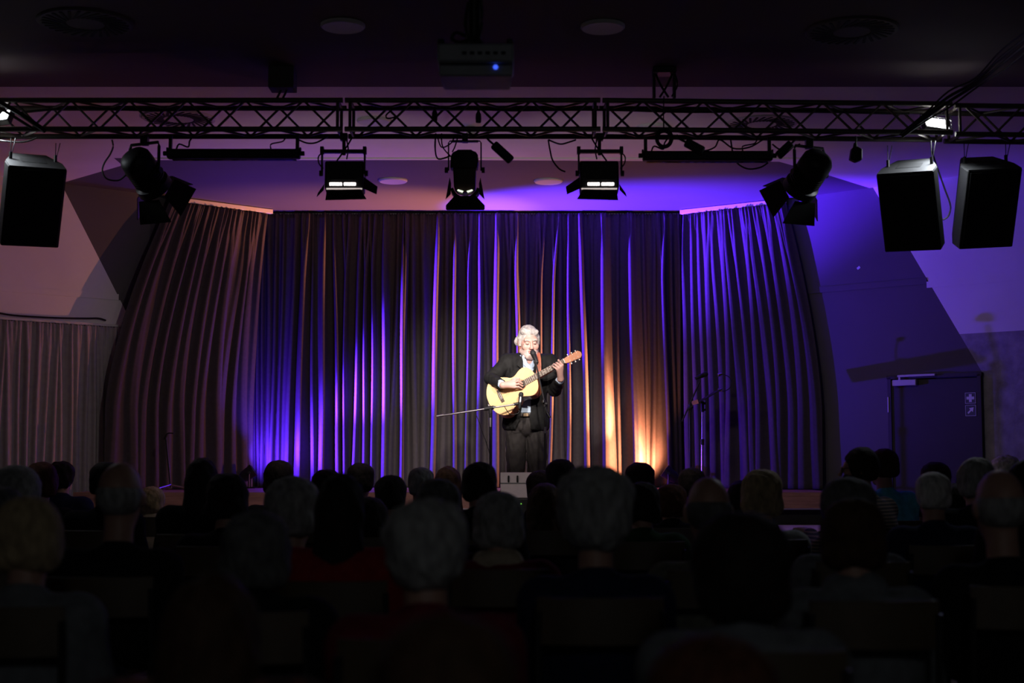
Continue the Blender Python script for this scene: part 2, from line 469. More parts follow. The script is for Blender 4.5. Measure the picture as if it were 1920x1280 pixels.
poly_obj('wall_back_right', [([(XB, YW, 0), (xr0, yR(xr0), 0), (xr0, yR(xr0), ZC), (XB, YW, ZC)], 0)], [M['dark_paint']], .15)
poly_obj('wall_side_left', [([(XL, YB, 0), (XL, yL(XL), 0), (XL, yL(XL), ZC), (XL, YB, ZC)], 0)], [M['dark_paint']], .15)
poly_obj('wall_side_right', [([(XR, yR(XR), 0), (XR, YB, 0), (XR, YB, ZC), (XR, yR(XR), ZC)], 0)], [M['dark_paint']], .15)
poly_obj('wall_front', [([(XR, YB, 0), (XL, YB, 0), (XL, YB, ZC), (XR, YB, ZC)], 0)], [M['dark_paint']], .15)

def wallM(p, nrm):
    """frame on a wall: x along the wall to the right, y out of the wall, z up"""
    y = Vector(nrm); z = Vector((0, 0, 1)); x = z.cross(y) * -1
    x = Vector((-y.y, y.x, 0)) ; x = x if x.x > 0 else -x
    R = Matrix((x, y, z)).transposed()
    return Matrix.Translation(p) @ R.to_4x4()

# battens let into the walls
for k, (a, b, yf, n, mm) in enumerate([((1512, 540), (1738, 528), yR, NR, 'dark_paint'), ((1738, 528), (1930, 512), yR, NR, 'white_paint'),
                                  ((-10, 533), (222, 551), yL, NL, 'white_paint'), ((222, 551), (258, 553), yL, NL, 'dark_paint')]):
    A = on_wall(a[0], a[1], yf); B = on_wall(b[0], b[1], yf); B.z = A.z
    mb = MB(); L = (B - A).length
    mb.box((L / 2, .003, -.03), (L, .012, .06), wallM(A, n)); tag(mb.build('trim_%d' % (k + 2), M[mm]), kind='structure')

# door with closer
dl = on_wall(1669, 708, yR); dr = on_wall(1841, 705, yR); dh = dl.z
dw = (Vector((dr.x, dr.y, 0)) - Vector((dl.x, dl.y, 0))).length
DM = wallM(Vector((dl.x, dl.y, 0)), NR)
door = MB().box((dw / 2, .012, dh / 2 - .01), (dw - .05, .045, dh - .04), DM).build('door_1', M['door'], bevel=.003); tag(door, kind='structure')
mb = MB(); mb.box((.01, .02, dh / 2), (.035, .06, dh), DM); mb.box((dw - .01, .02, dh / 2), (.035, .06, dh), DM); mb.box((dw / 2, .02, dh), (dw + .03, .06, .035), DM)
mb.build('door_frame', M['door'], door)
s = dw / 174
mb = MB(); mb.box((35 * s, .07, dh - 11 * s), (46 * s, .05, 11 * s), DM); mb.build('door_closer', M['closer'], door, bevel=.006)
mb = MB(); mb.box((58 * s, .075, dh + 1.5 * s), (72 * s, .03, 4 * s), DM); mb.box((26 * s, .08, dh - 3 * s), (4 * s, .02, 8 * s), DM); mb.build('closer_arm', M['closer'], door, bevel=.003)
for hz in (dh - 50 * s, dh - 250 * s):
    mb = MB(); mb.cyl(DM @ Vector((0, .05, hz - 14 * s)), DM @ Vector((0, .05, hz + 14 * s)), .009); mb.build('hinge', M['closer'], door)
mb = MB(); mb.box((dw - .09, .06, 1.02), (.03, .05, .03), DM); mb.box((dw - .15, .085, 1.02), (.14, .02, .022), DM); mb.build('door_handle', M['closer'], door, bevel=.004)
# signs on the door
for nm, lab, cz_, kind in (('rescue_sign', 'square sign with a white cross, upper one on the dark door', dh - 42 * s, 'cross'), ('rescue_sign', 'square sign with a white diagonal arrow, lower one on the dark door', dh - 64 * s, 'arrow')):
    SM = DM @ Matrix.Translation((155 * s, .036, cz_))
    r = empty(nm, SM.translation, lab, 'sign', 'rescue signs on the door'); S_ = SM.copy(); S_.translation = (0, 0, 0)
    mb = MB(); mb.box((0, 0, 0), (20 * s, .004, 20 * s), S_); mb.build('plate', M['sign_green'], r)
    mb = MB()
    for q in (((0, .003, 9.3 * s), (19 * s, .002, .6 * s)), ((0, .003, -9.3 * s), (19 * s, .002, .6 * s)), ((9.3 * s, .003, 0), (.6 * s, .002, 19 * s)), ((-9.3 * s, .003, 0), (.6 * s, .002, 19 * s))): mb.box(*q, S_)
    mb.build('border', M['sign_white'], r)
    mb = MB()
    if kind == 'cross': mb.box((0, .004, 0), (5 * s, .002, 14 * s), S_); mb.box((0, .0045, 0), (14 * s, .002, 5 * s), S_)
    else:
        A = S_ @ Matrix.Translation((0, .004, 0)) @ Matrix.Rotation(PI / 2, 4, 'X')
        q = [(-6, -4.2), (-4.2, -6), (1.2, -.6), (1.2, -4), (5.6, 1), (5.6, 5.6), (1, 5.6), (-4, 1.2), (-.6, 1.2)]
        q = [(-6, -4), (-4, -6), (1.5, -.5), (4, -3), (5.6, 5.6), (-3, 4), (-.5, 1.5)]
        mb.prism([(x * s, y * s) for x, y in q], -.001, .001, A)
    mb.build('symbol', M['sign_white'], r)

# small things on the walls
p = on_wall(238, 597, yL); r = empty('wall_detector', p, 'small white detector box on the left wall above the grey curtain', 'detector'); Mx = wallM(Vector((0, 0, 0)), NL)
MB().box((0, .025, 0), (.065, .05, .125), Mx).build('housing', M['plastic_white'], r, bevel=.012)
MB().box((.0, .052, -.022), (.034, .006, .05), Mx).build('lens', M['disc'], r, bevel=.002)
MB().box((.012, .052, .03), (.006, .004, .014), Mx).build('indicator', M['black'], r)
p = on_wall(1610, 502, yR)
tag(MB().box((0, .002, 0), (.035, .004, .024), wallM(p, NR) @ Matrix.Rotation(-.6, 4, 'Y')).build('paper_tag', M['sign_white']), 'tiny white paper tag stuck on the blue-lit wall', 'tag')
p0 = [on_wall(x, y, yL) + NL * .03 for x, y in ((-25, 582), (20, 591), (100, 596), (160, 597), (182, 597), (196, 601))]
tag(MB().tube(p0, .009).build('cable', M['rubber']), 'black cable lying along the left wall above the grey curtain', 'cable')

# ================================================================== stage
def thing(name, loc, label, cat, group=None): return empty(name, loc, label, cat, group)
ZS = .942
st = thing('stage', (-.5, 13.2, 0), 'dark wooden raised stage in front of the pleated curtains', 'stage')
O = Matrix.Translation((.5, -13.2, 0))
sp = [(-4.05, 13.2), (3.0, 13.2), (3.0, 14.34), (2.82, 14.5), (2.36, 15.5), (-3.08, 15.45), (-3.60, 14.22), (-3.80, 13.84), (-4.05, 13.64)]
MB().prism(sp, .885, ZS, O).build('deck', M['stage_wood'], st)
MB().box((-.52, 13.205, .845), (7.05, .04, .10), O).build('fascia', M['stage_wood'], st)
MB().box((-.52, 13.185, .79), (7.05, .05, .012), O).build('edge_trim', M['alu'], st, bevel=.002)
MB().prism([(x, y + .03) if y < 13.5 else (x * .99, y - .03) for x, y in sp], .0, .885, O).build('skirt', M['skirt'], st)
pf = thing('stage_extension', (0, 12.25, 0), 'low black platform in front of the stage where the singer stands', 'platform')
MB().box((0, 0, .62), (6.2, 1.85, .05)).build('deck', M['bounce_boards'], pf, bevel=.004)  # unseen deck, coloured pale to bounce the front light up to the ceiling
MB().box((0, 0, .298), (6.1, 1.75, .592)).build('skirt', M['skirt'], pf)
ZP = .645

# ------------------------------------------------------------------ curtains
def sm(t): t = np.clip(t, 0, 1); return t * t * (3 - 2 * t)
def folds(U, T, crests, L, rng):
    """depth of the pleats towards the hall, metres; U in metres along the rail, T 0 bottom .. 1 top"""
    D = np.zeros_like(U)
    for (c, wd, amp, tw) in crests:
        dr = rng.uniform(-.075, .075); ph = rng.uniform(0, 6)
        for sgn, a in ((1, 1.0),) if not tw else ((1, 1.0), (-1, .85)):
            cc = c + dr * (.5 - T) * 1.2 + .006 * np.sin(T * 7 + ph) + sgn * (tw * sm((T - .74) / .26) if tw else 0)
            ww = wd * (1.15 - .45 * T)
            q = np.abs((U - cc) / ww)
            D = np.maximum(D, a * amp * (.55 + .45 * sm((1.04 - T) / .22)) * (1.08 - .15 * T) / (1 + q ** 3.2))
    for lam, a in ((.21, .007), (.128, .005), (.075, .002)):
        ph = rng.uniform(0, 6); k2 = rng.uniform(-1, 1)
        D = D + a * np.sin(2 * PI * U / lam + ph + k2 * T * 2 + .8 * np.sin(U * 3.1 + ph)) * (1 - .5 * sm((T - .85) / .15))
    D = D + .007 * np.sin(2 * PI * U / .043 + 2 * np.sin(U * 9)) * sm((T - .88) / .1)
    return D
def curtain(name, top, bot, spread, zt, zb, crests, seed, label, group, mtl, nu=420, nz=64, hem=.0):
    rng = np.random.default_rng(seed)
    t = 1 - (np.linspace(0, 1, nz)) ** 1.0
    u = np.linspace(0, 1, nu)
    U, T = np.meshgrid(u, t, indexing='ij')
    Ta, Tb = np.array(top[0]), np.array(top[1]); Ba, Bb = np.array(bot[0]), np.array(bot[1])
    L = np.linalg.norm(Tb - Ta)
    fr = spread(1 - T)[..., None]
    pt = Ta + (Tb - Ta) * U[..., None]; pb = Ba + (Bb - Ba) * U[..., None]
    pos = pt + (pb - pt) * fr
    d = (Tb - Ta) / L; nrm = np.array([d[1], -d[0]])
    if nrm[1] > 0: nrm = -nrm
    D = folds(U * L, T, crests, L, rng)
    pos = pos + nrm * D[..., None]
    Z = zb + (zt - zb) * T + hem * np.sin(U * 40) * (1 - T)
    Z = Z + np.where(T > .995, .012 * np.abs(np.sin(U * L * 2 * PI / .06)), 0)
    V = np.concatenate([pos, Z[..., None]], -1).reshape(-1, 3)
    i, k = np.meshgrid(np.arange(nu - 1), np.arange(nz - 1), indexing='ij')
    a = (i * nz + k).ravel()
    Q = np.stack([a, a + 1, a + nz + 1, a + nz], 1)
    o = np_obj(name, (V, Q), mtl)
    s = o.modifiers.new('cloth_thickness', 'SOLIDIFY'); s.thickness = .004; s.offset = 1
    return tag(o, label, 'curtain', group)

YC = 15.3
px2x = lambda px: (px - 960) / F * 15.23
zt_ = 3.862; zb_c = ZS + .008
lin = lambda q: q
REAR = [(449, .8, 20), (459, 1, 22), (472, .95, 20), (481, .9, 18), (490, .95, 18), (502, .8, 30), (512, .9, 22), (524, .6, 20), (545, 1.1, 34), (564, 1.15, 40), (584, .6, 24), (605, 1.1, 30), (630, 1, 25), (646, .95, 22), (669, .95, 24), (684, 1, 24), (698, 1, 24), (721, 1.15, 35), (738, .6, 24), (756, 1.3, 32),
        (774, .62, 34), (793, .66, 36), (816, 1.3, 30), (834, .66, 34), (852, 1.2, 28), (877, 1.1, 26), (899, 1.15, 30), (914, .6, 28), (930, 1.3, 45), (953, 1.1, 26), (971, 1.25, 30), (987, .7, 26), (1001, .5, 24), (1015, .95, 22), (1036, 1, 22), (1052, .6, 30),
        (1067, 1.1, 26), (1096, 1.3, 34), (1110, .4, 22), (1134, 1.35, 60), (1160, .3, 26), (1188, 1.35, 62), (1212, .5, 24), (1228, .55, 26), (1248, 1.3, 34), (1264, .6, 24), (1276, .7, 20)]
rr = np.random.default_rng(3)
def rear_panel(x0, x1, yo, seed, label):
    xa, xb2 = px2x(x0), px2x(x1)
    cr = [(px2x(k) - xa, wd * .001, (.100) * v, (.03 if (v > .9 and rr.random() < .4) else 0)) for k, v, wd in REAR if x0 - 6 <= k <= x1 + 6]
    return curtain('stage_curtain', ((xa, YC + yo), (xb2, YC + yo)), ((xa, YC + yo), (xb2, YC + yo)), lin, 3.895, zb_c, cr, seed, label, 'black stage curtains', M['curtain'], nu=int((xb2 - xa) / .0042))
rear_panel(440, 755.6, 0, 1, 'black pleated rear curtain lit with blue stripes, left of the singer, reaching the left corner')
rear_panel(756.2, 971.2, 0, 2, 'black pleated rear curtain directly behind the guitar and the long microphone boom')
rear_panel(971.8, 1282, 0, 5, 'black pleated rear curtain glowing orange at its foot, right of the singer')
fan = lambda q: 1 - (1 - np.minimum(q / .74, 1)) ** 1.55
rw = np.random.default_rng(11)
RT0 = P(1284, 403, 15.17); RT1 = P(1474, 381, 14.48)
LT0 = P(502, 402, 15.14); LT1 = P(318, 377, 14.36)
cr = [(u * 1.4, .030 + .012 * rw.random(), .05 + .03 * rw.random(), .025 if rw.random() < .6 else 0) for u in (.02, .09, .155, .225, .29, .36, .43, .50, .575, .65, .72, .80, .88, .95)]
LR = (Vector((RT1.x, RT1.y)) - Vector((RT0.x, RT0.y))).length; LLf = (Vector((LT1.x, LT1.y)) - Vector((LT0.x, LT0.y))).length
curtain('stage_curtain', ((RT0.x, RT0.y), (RT1.x, RT1.y)), ((RT0.x - .01, RT0.y), (P(1545, 915, 14.23).x, 14.23)), fan, zt_, zb_c, [(c / 1.4 * LR, a, b, d) for c, a, b, d in cr], 21, 'black side curtain fanning out to the right, its upper pleats lit bright blue', 'black stage curtains', M['curtain'], nu=380)
cr = [(u * LLf, .030 + .012 * rw.random(), .05 + .03 * rw.random(), .025 if rw.random() < .5 else 0) for u in (.03, .10, .16, .22, .29, .37, .45, .53, .61, .69, .77, .86, .95)]
curtain('stage_curtain', ((LT0.x, LT0.y), (LT1.x, LT1.y)), ((P(470, 915, 15.08).x, 15.08), (P(192, 915, 13.75).x, 13.75)), fan, zt_, zb_c, cr, 22, 'black side curtain fanning out to the left, dim brown pleats beside the grey wall curtain', 'black stage curtains', M['curtain'], nu=380)
# rails
def rail(a, b, label, w_=.05):
    r = thing('curtain_rail', (a + b) / 2, label, 'rail', 'curtain rails')
    c = (a + b) / 2; A, B = a - c, b - c
    Mx, L = dirM(A, B)
    d = (B - A).normalized(); side = Vector((d.y, -d.x, 0))
    mb = MB(); up = Vector((0, 0, .022)); sd = side * w_ / 2
    mb.hexa([A - sd - up, B - sd - up, B + sd - up, A + sd - up], [A - sd + up, B - sd + up, B + sd + up, A + sd + up])
    mb.build('track', M['rail'], r, bevel=.003)
    return r
up = Vector((0, 0, .040))
for q in (RT0, RT1, LT0, LT1): q.z = zt_
rail(Vector((px2x(500), 15.4, zt_)) + up, Vector((px2x(1280), 15.4, zt_)) + up, 'long straight curtain rail over the rear curtains')
rail(RT0 + up + Vector((-.04, .02, 0)), RT1 + up + Vector((0, .03, 0)), 'slanted curtain rail over the blue side curtain, shining violet')
rail(LT0 + up + Vector((.04, .02, 0)), LT1 + up + Vector((0, .03, 0)), 'slanted curtain rail over the left side curtain, shining orange')
# grey curtain on the left wall
g0 = on_wall(-60, 597, yL) + NL * .12; g1 = on_wall(247, 615, yL) + NL * .12
zg = (on_wall(100, 606, yL)).z - .02
Lg = (Vector((g1.x, g1.y)) - Vector((g0.x, g0.y))).length
cr = [(i * .085 + .02 * rw.random(), .022, .03 + .018 * rw.random(), 0) for i in range(int(Lg / .085))]
curtain('wall_curtain', ((g0.x, g0.y), (g1.x, g1.y)), ((g0.x, g0.y), (g1.x, g1.y)), lin, zg, .03, cr, 31, 'grey pleated curtain hanging on the left wall down to the floor', None, M['grey_curtain'], nu=300, nz=30)
a = Vector((g0.x, g0.y, zg + .025)) - NL * .06; b = Vector((g1.x, g1.y, zg + .025)) - NL * .06
r = thing('curtain_rail', (a + b) / 2, 'pale rail on the left wall carrying the grey curtain', 'rail', 'curtain rails')
c = (a + b) / 2; dd = NL * .055; u_ = Vector((0, 0, .012)); A, B = a - c, b - c
MB().hexa([A - dd - u_, B - dd - u_, B + dd - u_, A + dd - u_], [A - dd + u_, B - dd + u_, B + dd + u_, A + dd + u_]).build('track', M['rail'], r, bevel=.003)

# ------------------------------------------------------------------ floor uplights
def uplight(pos, aim, lens, label):
    r = thing('floor_spotlight', (pos.x, pos.y, ZS + .004), label, 'stage light', 'floor spotlights on the stage')
    c = Vector((0, 0, pos.z - ZS - .01)); d = Vector(aim).normalized()
    q = d.to_track_quat('Z', 'Y').to_matrix().to_4x4(); Mx = Matrix.Translation(c) @ q
    MB().lathe([(.0, -.11), (.045, -.11), (.062, -.06), (.066, .02), (.07, .02), (.07, .05), (.063, .05), (.06, .035)], Mx).build('housing', M['black_metal'], r)
    MB().lathe([(.0, .030), (.059, .030), (.059, .036), (0, .036)], Mx).build('lens', M[lens], r)
    x = (q @ Vector((1, 0, 0))).normalized(); x = Vector((-d.y, d.x, 0)).normalized()
    mb = MB()
    for s_ in (-1, 1):
        mb.tube([c + x * .078 * s_, Vector((0, 0, .01)) + x * .085 * s_], .008)
        mb.tube([Vector((0, 0, .008)) + x * .085 * s_ - Vector((d.x, d.y, 0)) * .08, Vector((0, 0, .008)) + x * .085 * s_ + Vector((d.x, d.y, 0)) * .08], .008)
    mb.build('bracket', M['black_metal'], r)
    for s_ in (-1, 1): MB().cyl(c + x * .07 * s_, c + x * .1 * s_, .014).build('knob', M['black'], r)
uplight(BL_POS, (.75, .05, .55), 'lens_blue', 'small black floor spotlight throwing blue light, at the foot of the left curtains')
uplight(OR_POS, (-.75, .05, .55), 'lens_orange', 'small black floor spotlight throwing orange light, behind the heads right of the singer')

# ================================================================== truss
def strut(a, b, r, n=8): return MB().cyl(a, b, r, n=n)
def truss(a, b, label, ph=0, n_end=True):
    a = Vector(a); b = Vector(b); L = (b - a).length
    r = thing('truss_section', a, label, 'truss', 'lighting truss sections')
    ang = math.atan2((b - a).y, (b - a).x); r.rotation_euler = (0, 0, ang)
    h = .199; d = .22; R = .0185
    zs = (0, h)
    for z in zs:
        for y in (0, d): strut((0, y, z), (L, y, z), R, 12).build('chord', M['truss'], r)
    for x in (.035, L - .035):
        mb = MB()
        for y in (0, d): mb.cyl((x, y, 0), (x, y, h), .011, n=8)
        for z in zs: mb.cyl((x, 0, z), (x, d, z), .011, n=8)
        mb.build('end_frame', M['truss'], r)
    n = max(2, round((L - .14) / .2)); st_ = (L - .14) / n
    for face in range(4):
        for i in range(n):
            x0 = .07 + i * st_; x1 = x0 + st_; k = (i + (face in (1, 3)) + ph) % 2
            if face < 2:
                y = d * face; p0, p1 = (x0, y, h * k), (x1, y, h * (1 - k))
            else:
                z = h * (face - 2); p0, p1 = (x0, d * k, z), (x1, d * (1 - k), z)
            strut(p0, p1, .0085, 6).build('brace', M['truss'], r)
    return r
TZ = 3.479
truss((-4.45, 9.5, TZ), (-1.15, 9.5, TZ), 'black lattice truss section at the left, over the left loudspeaker')
truss((-1.135, 9.5, TZ), (.60, 9.5, TZ), 'black lattice truss section in the middle, above the round spotlight', 1)
truss((.615, 9.503, TZ), (3.02, 9.60, TZ - .01), 'black lattice truss section right of the middle, above the right flood lamp')
truss((3.04, 9.603, TZ - .01), (5.0, 9.70, TZ - .02), 'black lattice truss section at the far right, over the pair of loudspeakers', 1)
def ty(x): return 9.5 + max(0, x) * .041
YM = 9.61   # middle of the truss

# ------------------------------------------------------------------ lamps under the truss
SPX = F / 9.6
def local(c, px, py, dy=0):
    """offset from c of a point seen at (px,py) at depth c.y+dy"""
    return P(px, py, c.y + dy) - c
def slab(mb, quad, off, mi=0):
    """thick quad"""
    q = [Vector(v) for v in quad]; n = (q[1] - q[0]).cross(q[3] - q[0]).normalized() * off
    mb.hexa([v - n for v in q], [v + n for v in q], None, mi)
def flood(cx, label, flip):
    s_ = -1 if flip else 1
    X = lambda px: cx + s_ * (px - 643)
    c = P(cx, 300, 9.60)
    r = thing('flood_lamp', c, label, 'stage light', 'flood lamps with lit slits under the truss')
    L = lambda px, py, dy=0: local(c, X(px), py, dy)
    mb = MB(); mb.cyl(L(645, 252), L(645, 291), .012); mb.box(L(645, 257), (.05, .05, .05)); mb.build('clamp', M['black_metal'], r, bevel=.003)
    mb = MB(); mb.box((L(605, 284) + L(685, 284)) / 2, (abs((L(605, 284) - L(685, 284)).x), .035, .024))
    for px in (604, 684):
        mb.box((L(px, 279) + L(px, 326)) / 2, (.012, .035, abs((L(px, 277) - L(px, 326)).z)))
        mb.box(L(px, 282), (.024, .04, .05))
    mb.build('yoke', M['black_metal'], r, bevel=.002)
    for px in (602, 687): MB().cyl(L(px - 3, 325), L(px + 3, 325), .02, n=10).build('knob', M['black'], r)
    # housing tilted towards the stage
    a, b = L(609, 301), L(682, 301); e, f_ = L(608, 352), L(681, 352)
    mb = MB(); q = Vector((0, .13, -.03)); q2 = Vector((0, .20, -.02))
    mb.hexa([e, f_, f_ + q, e + q], [a, b, b + q2, a + q2]); mb.build('housing', M['black'], r, bevel=.012)
    for x0, x1 in ((618, 641), (645, 667)):
        mb = MB(); mb.box((L(x0, 345) + L(x1, 345)) / 2 + Vector((0, -.002, 0)), (abs((L(x0, 0) - L(x1, 0)).x), .008, .020)); mb.build('lamp_slit', M['lamp_glow'], r, bevel=.002)
        mb = MB(); mb.box((L(x0, 335.5) + L(x1, 335.5)) / 2 + Vector((0, -.001, 0)), (abs((L(x0, 0) - L(x1, 0)).x), .006, .014)); mb.build('dark_vent', M['grille'], r)
    MB().cyl(L(612, 353.8, -.015), L(679, 353.8, -.015), .0055).build('rim_rod', M['lamplit_glow'], r)  # rod is no lamp: the lamplight on it is emission in its material
    for q in ([(613, 356), (676, 355), (687, 373), (610, 375)], [(682, 332), (708, 350), (706, 364), (681, 353)], [(608, 345), (607, 356), (594, 369), (596, 362)]):
        mb = MB(); pts = [L(x, y, -.02 - .10 * (y - 340) / 30 * .4) for x, y in q]; slab(mb, pts, .0025); mb.build('barn_door', M['black_metal'], r)
    mb = MB(); mb.tube([L(660, 258), L(652, 272), L(640, 290), L(632, 301, .05)], .006); mb.tube([L(612, 282), L(598, 292), L(598, 306), L(606, 316)], .005); mb.tube([L(650, 262), L(653, 280), L(650, 298, .05)], .005); mb.build('power_lead', M['rubber'], r)
flood(643, 'black flood lamp with two glowing slits, left of the round spotlight', False)
flood(1126, 'black flood lamp with two glowing slits, right of the round spotlight', True)

def fresnel(c, aim, label, yoke_w, yoke_top, scale=1.0, lit=False, mid='black_metal'):
    r = thing('fresnel_spotlight', c, label, 'stage light', 'round spotlights with barn doors under the truss')
    d = Vector(aim).normalized(); q = d.to_track_quat('Z', 'Y').to_matrix().to_4x4(); S = Matrix.Scale(scale, 4)
    Mx = q @ S
    MB().lathe([(0, -.17), (.05, -.168), (.088, -.15), (.108, -.12), (.112, -.06), (.112, -.03)], Mx, 28).build('rear_cap', M['black'], r)
    mb = MB(); mb.lathe([(.095, -.03), (.1, -.02), (.1, .09), (.122, .10), (.126, .155), (.115, .16)], Mx, 28)
    for k in range(5): mb.lathe([(.112, -.015 + k * .02), (.112, -.009 + k * .02)], Mx, 28)
    mb.build('housing', M[mid], r)
    MB().lathe([(0, .13), (.112, .13), (.112, .136), (0, .136)], Mx, 28).build('lens', M['lamplit_glow'] if lit else M['glass'], r)
    # four barn doors around the front
    for k in range(4):
        a = k * PI / 2; R = Matrix.Rotation(a, 4, 'Z')
        wd0, wd1, ln, out = (.085, .135, .15, .07)
        b = [Vector((-wd0, .118, .16)), Vector((wd0, .118, .16)), Vector((wd1, .118 + out, .16 + ln)), Vector((-wd1, .118 + out, .16 + ln))]
        mb = MB(); slab(mb, [Mx @ R @ v for v in b], .0025); mb.build('barn_door', M['black_metal'], r)
    top = yoke_top - c.z
    x = Vector((d.y, -d.x, 0)).normalized() * yoke_w
    mb = MB(); mb.tube([x, x + Vector((0, 0, top - .03)), x * .93 + Vector((0, 0, top)), -x * .93 + Vector((0, 0, top)), -x + Vector((0, 0, top - .03)), -x], .011, smooth=False)
    mb.build('yoke', M['black_metal'], r)
    for s_ in (-1, 1): MB().cyl(x * s_ * .9, x * s_ * 1.18, .022, n=10).build('knob', M['black'], r)
    MB().box((0, 0, top + .02), (.05, .06, .06)).build('clamp', M['black_metal'], r, bevel=.004)
    return r
fl = fresnel(P(270, 322, 9.62), (.34, .72, -.60), 'round black spotlight with barn doors at the left end, beside the long light bar', .125, 3.405)
fr = fresnel(P(1518, 325, 9.68), (-.34, .72, -.60), 'round black spotlight with barn doors at the right end, beside the loudspeakers', .125, 3.395)
# the middle spotlight is seen straight from behind
c = P(870, 320, 9.60)
r = thing('fresnel_spotlight', c, 'round black spotlight with a bright lower ring, in the middle of the truss', 'stage light', 'round spotlights with barn doors under the truss')
L = lambda px, py, dy=0: local(c, px, py, dy)
mb = MB(); mb.tube([L(841, 320), L(841, 268), L(843, 264.5), L(900, 264.5), L(902, 268), L(902, 320)], .005, smooth=False)
mb.box(L(872, 265), (.18, .03, .012)); mb.build('yoke', M['black_metal'], r)
mb = MB(); mb.box(L(872, 259), (.04, .06, .06)); mb.build('clamp', M['black_metal'], r, bevel=.004)
mb = MB(); A = Matrix.Rotation(PI / 2, 4, 'X')
pr = [(844, 314), (845, 292), (849, 285), (856, 282), (858, 280), (884, 280), (886, 282.5), (892, 284), (896, 290), (897, 300), (895, 314)]
mb.prism([(L(x, y).x, L(x, y).z) for x, y in pr], -.12, .0, A); mb.build('rear_cap', M['black'], r, bevel=.006)
mb = MB(); pr = [(849, 314), (892, 314), (891, 350), (885, 357), (872, 360), (858, 357), (851, 350)]
mb.prism([(L(x, y).x, L(x, y).z) for x, y in pr], -.16, -.01, A); mb.build('housing', M['fresnel_mid'], r, bevel=.006)
mb = MB(); cy = L(872, 346)
for k in range(24):
    a0, a1 = PI + .25 + (PI - .5) * k / 24, PI + .25 + (PI - .5) * (k + 1) / 24
    R0, R1 = .083, .104
    f0 = lambda a, R, y: Vector((cy.x + R * math.cos(a), y, cy.z + R * 1.0 * math.sin(a)))
    mb.hexa([f0(a0, R0, 0), f0(a1, R0, 0), f0(a1, R1, .0), f0(a0, R1, .0)], [f0(a0, R0, .14), f0(a1, R0, .14), f0(a1, R1, .14), f0(a0, R1, .14)])
mb.build('front_ring', M['black_metal'], r)
for s_ in (-1, 1):
    mb = MB(); pts = [(872 + s_ * 3, 358), (872 + s_ * 13, 355), (872 + s_ * 15, 357), (872 + s_ * 5, 361)]
    slab(mb, [L(x, y, -.008) for x, y in pts], .002); mb.build('lamp_slit', M['lamp_glow_green'], r)
    mb = MB(); pts = [(872 + s_ * 5, 361), (872 + s_ * 15, 357), (872 + s_ * 21, 352), (872 + s_ * 20, 356), (872 + s_ * 10, 364), (872 + s_ * 2, 366)]
    slab(mb, [L(x, y, -.004) for x, y in (pts[0], pts[1], pts[4], pts[5])], .0015); mb.build('reflector', M['wedge'], r)
for q in ([(872 - 29, 332), (872 - 26, 344), (872 - 27, 364), (872 - 36.5, 374)], [(872 + 29, 332), (872 + 26, 344), (872 + 27, 364), (872 + 36.5, 374)]):
    mb = MB(); slab(mb, [L(x, y, .05) for x, y in q], .003); mb.build('barn_door', M['fresnel_mid'], r)
mb = MB(); pts = [L(x, y, .0 - .0) for x, y in ((852, 367), (892, 367), (909, 385), (909, 392), (907, 394), (838, 394), (836, 392), (836, 385))]
n_ = Vector((0, .003, 0)); k_ = len(pts)
mb.add([v - n_ for v in pts] + [v + n_ for v in pts], [tuple(range(k_))[::-1], tuple(range(k_, 2 * k_))] + [(i, (i + 1) % k_, k_ + (i + 1) % k_, k_ + i) for i in range(k_)])
mb.build('barn_door', M['black_metal'], r)
for px in (837, 906): MB().cyl(L(px - 3, 319), L(px + 3, 319), .02, n=10).build('knob', M['black'], r)
mb = MB(); mb.tube([L(817, 250, .0), L(816, 280), L(822, 298), L(845, 292)], .006); mb.tube([L(820, 255), L(828, 276), L(846, 268), L(852, 255)], .005); mb.tube([L(828, 250), L(830, 275), L(846, 294)], .005); mb.tube([L(858, 258), L(853, 275), L(848, 285)], .005)
mb.build('power_lead', M['rubber'], r)

def bar(x0, x1, y, label):
    a = P(x0, y, 9.6); b = P(x1, y, 9.6); b.z = a.z; c = (a + b) / 2; Lh = (b - a).length / 2
    r = thing('light_bar', c, label, 'stage light', 'long black light bars under the truss')
    mb = MB(); mb.box((0, 0, 0), (2 * Lh, .07, .066)); mb.build('housing', M['black'], r, bevel=.012)
    mb = MB(); mb.box((0, .03, -.034), (2 * Lh - .06, .04, .004)); mb.build('front_glass', M['glass'], r)
    for s_ in (-1, 1):
        mb = MB(); mb.box((s_ * (Lh - .02), 0, .068), (.022, .03, .13)); mb.box((s_ * (Lh - .0), 0, .02), (.012, .03, .05)); mb.build('bracket', M['black_metal'], r, bevel=.002)
        MB().cyl((s_ * (Lh + .0), 0, .005), (s_ * (Lh + .028), 0, .005), .016, n=10).build('knob', M['black'], r)
    mb = MB(); mb.tube([(-Lh + .06, 0, .033), (-Lh + .08, 0, .07), (-Lh + .14, 0, .05), (-Lh + .15, 0, .09), (-Lh + .17, 0, .12)], .006)
    mb.tube([(Lh - .20, 0, .033), (Lh - .2, 0, .07), (Lh - .12, 0, .09), (Lh - .10, 0, .13)], .005); mb.build('power_lead', M['rubber'], r)
    return r
bar(314, 563, 289, 'long black light bar left of the left flood lamp')
bar(1205, 1448, 293, 'long black light bar right of the right flood lamp')

